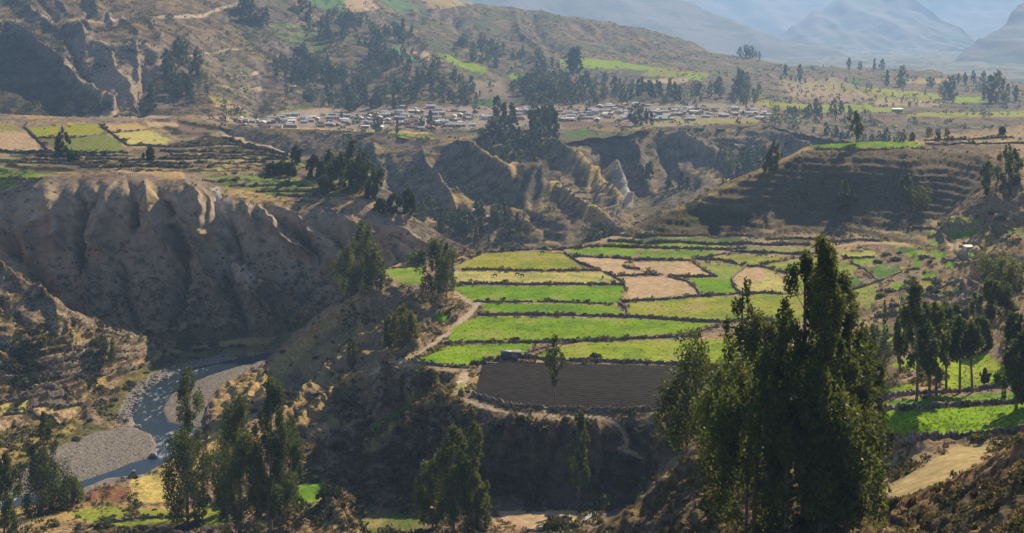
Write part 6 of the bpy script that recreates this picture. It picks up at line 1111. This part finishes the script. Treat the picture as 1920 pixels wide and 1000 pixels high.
village([(1050, 212), (1110, 204), (1180, 196), (1250, 200), (1290, 208), (1300, 226), (1180, 228), (1050, 228)], 96, 'in the dense right part of the village', 6)
village([(1290, 204), (1380, 206), (1440, 210), (1440, 222), (1300, 224)], 30, 'at the right end of the village', 9)
village([(880, 210), (930, 208), (1050, 206), (1060, 226), (900, 230)], 28, 'between the two halves of the village', 8)
house(G, 1003, 213, 1, 'long white-roofed building between the halves of the village', None, 0, 1.9); house(G, 808, 203, 0, 'house with a bright roof alone under the wood', None, .1, 1.1); house(G, 755, 202, 2, 'small white hut under the wood above the village', None, 0, .9); house(G, 893, 98, 2, 'tiny pale hut on the far slope beside the strip field', None, 0, 1.3); house(G, 1683, 209, 5, 'white building alone in the fields right of the village', None, 0, 1.1); house(G, 550, 164, 2, 'pale blue-grey hut in the long wood', None, .2, 1.0)
for (x_, y_) in [(1590, 104), (1645, 98), (1655, 99), (1672, 101), (1690, 99), (1755, 97), (1810, 92), (1620, 102), (1600, 98)]: house(FLOOR, x_, y_, 0, 'tiny pale house far away on the hazy valley floor', 'far houses on the hazy valley floor', 0, 1.6)
house(H, 925, 412, 1, 'house with a flat pale roof and reddish wall in the gorge', None, .1, .75); house(H, 878, 400, 5, 'house with a grey-white roof among the gorge trees', None, -.1, .7); house(H, 895, 398, 2, 'small white hut beside the grey-roofed gorge house', None, 0, .8)
house(N, 1816, 466, 2, 'tiny pale hut on the tan patch of the right slope', None, .2, .5)
house(N, 1672, 630, 6, 'adobe house with a tan roof right of the big clump', None, .15, .55)
# the grey shed on the wall of the ploughed field
p = spot(N, 958, 672); e = empty('shed', (p[0], p[1], p[2]), .03); tag(e, 'low grey shed with a flat metal roof above the ploughed field', 'shed')
M['shedwall'] = simple('shed_wall', (.10, .09, .085), .9, .25, 1.5); M['shedroof'] = simple('shed_roof', (.17, .17, .175), .8, .2, .8); M['panel'] = simple('pale_panel', (.28, .33, .38), .6, .1)
v, f = box(-3.4, 3.4, -1.8, 1.8, -1.0, 2.2); mk('wall', v, f, M['shedwall'], e)
v, f = box(-3.6, 3.6, -2.05, 2.05, 2.203, 2.34); mk('roof', v, f, M['shedroof'], e)
v, f = box(.2, 2.2, -1.86, -1.803, .5, 1.9); mk('door', v, f, M['panel'], e)
v, f = box(-1.9, .1, -.9, .9, 2.343, 2.4); mk('roof_sheet', v, f, M['grey_roof'], e)

# ---------------------------------------------------------------- cattle
def cow(x_, y_, rz, label, c_, graze=True, s_=1.15):
    me = bpy.data.meshes.new('cow'); hd = -.55 if graze else .25
    J = [(0, 0, 1.0), (.55, 0, 1.02), (-.6, 0, 1.03), (.85, 0, 1.0 + (hd * .35)), (1.2, 0, 1.05 + hd), (1.48, 0, .92 + hd),
         (.5, .2, .75), (.52, .22, .4), (.5, .22, .03), (.5, -.2, .75), (.46, -.22, .4), (.5, -.22, .03),
         (-.6, .2, .75), (-.68, .22, .42), (-.62, .22, .03), (-.6, -.2, .75), (-.7, -.22, .42), (-.66, -.22, .03), (-.82, 0, 1.08), (-.9, 0, .6)]
    E = [(0, 1), (0, 2), (1, 3), (3, 4), (4, 5), (1, 6), (6, 7), (7, 8), (1, 9), (9, 10), (10, 11), (2, 12), (12, 13), (13, 14), (2, 15), (15, 16), (16, 17), (2, 18), (18, 19)]
    Rr = [.36, .33, .32, .2, .15, .09, .13, .08, .07, .13, .08, .07, .15, .08, .07, .15, .08, .07, .06, .03]
    import bmesh
    bm = bmesh.new(); lay = bm.verts.layers.skin.verify(); vs = [bm.verts.new(j) for j in J]
    for a_, b_ in E: bm.edges.new((vs[a_], vs[b_]))
    for i, q in enumerate(Rr): vs[i][lay].radius = (q, q * .85)
    vs[0][lay].use_root = True; bm.to_mesh(me); bm.free()
    o = bpy.data.objects.new('cow', me); col.objects.link(o); o.modifiers.new('s', 'SKIN'); m = o.modifiers.new('d', 'SUBSURF'); m.levels = 1; m.render_levels = 1
    me.materials.append(simple('hide', c_, .8, .15, 2)); p = spot(N, x_, y_); o.location = (p[0], p[1], p[2] + .02); o.rotation_euler = (0, 0, rz); o.scale = (s_,) * 3; tag(o, label, 'cow', 'cattle in the pale pasture')
cow(928, 520, 3.0, 'dark brown cow lying off to the left in the pale pasture', (.05, .035, .025)); cow(979, 520, 2.7, 'black cow in the middle of the pale pasture', (.015, .014, .013), False); cow(970, 517, .3, 'brown cow just behind the black one in the pasture', (.10, .06, .035)); cow(1130, 524, 1.4, 'black cow seen end-on at the right of the pale pasture', (.015, .014, .013), False); cow(1017, 477, .2, 'dark cow alone in the olive pasture at the far edge', (.02, .018, .015))
# little stream at the bottom, its glint put in as a pale colour
p0 = N.at(np.array([1070., 1085, 1100, 1112, 1118]), np.array([990., 984, 975, 968, 964])); n0 = np.array([.5, .8, .7, .9, .4])
V = np.vstack([p0 + np.array([0, 0, .12]) - np.c_[n0, 0 * n0, 0 * n0], p0 + np.array([0, 0, .12]) + np.c_[n0, 0 * n0, 0 * n0]]); f = np.array([[i, i + 1, i + 6, i + 5] for i in range(4)])
wmm, t_, n_, b_ = newmat('stream_water'); b_.inputs['Base Color'].default_value = (.5, .53, .55, 1); b_.inputs['Roughness'].default_value = .25
o = mk('stream', V, f, wmm); tag(o, 'little pale stream beside the bushes at the bottom', kind='structure')
# ---------------------------------------------------------------- haze
def haze():
    m = bpy.data.materials.new('haze'); m.use_nodes = True; t = m.node_tree; n = t.nodes
    n.remove(n['Principled BSDF']); pv = n.new('ShaderNodeVolumePrincipled')
    pv.inputs['Color'].default_value = (.34, .57, 1.0, 1); pv.inputs['Density'].default_value = .000105
    pv.inputs['Anisotropy'].default_value = .25
    t.links.new(pv.outputs[0], n['Material Output'].inputs['Volume'])
    x0, x1, y0, y1, z0, z1 = -26000, 26000, -3200, 28000, ZC - 332, ZC + 1150
    Vv = [(x0, y0, z0), (x1, y0, z0), (x1, y1, z0), (x0, y1, z0), (x0, y0, z1), (x1, y0, z1), (x1, y1, z1), (x0, y1, z1)]
    o = mk('haze', Vv, np.array([[3, 2, 1, 0], [4, 5, 6, 7], [0, 1, 5, 4], [1, 2, 6, 5], [2, 3, 7, 6], [3, 0, 4, 7]]), m)
    tag(o, 'blue haze filling the valley', 'haze', kind='stuff'); o.display_type = 'WIRE'
haze()
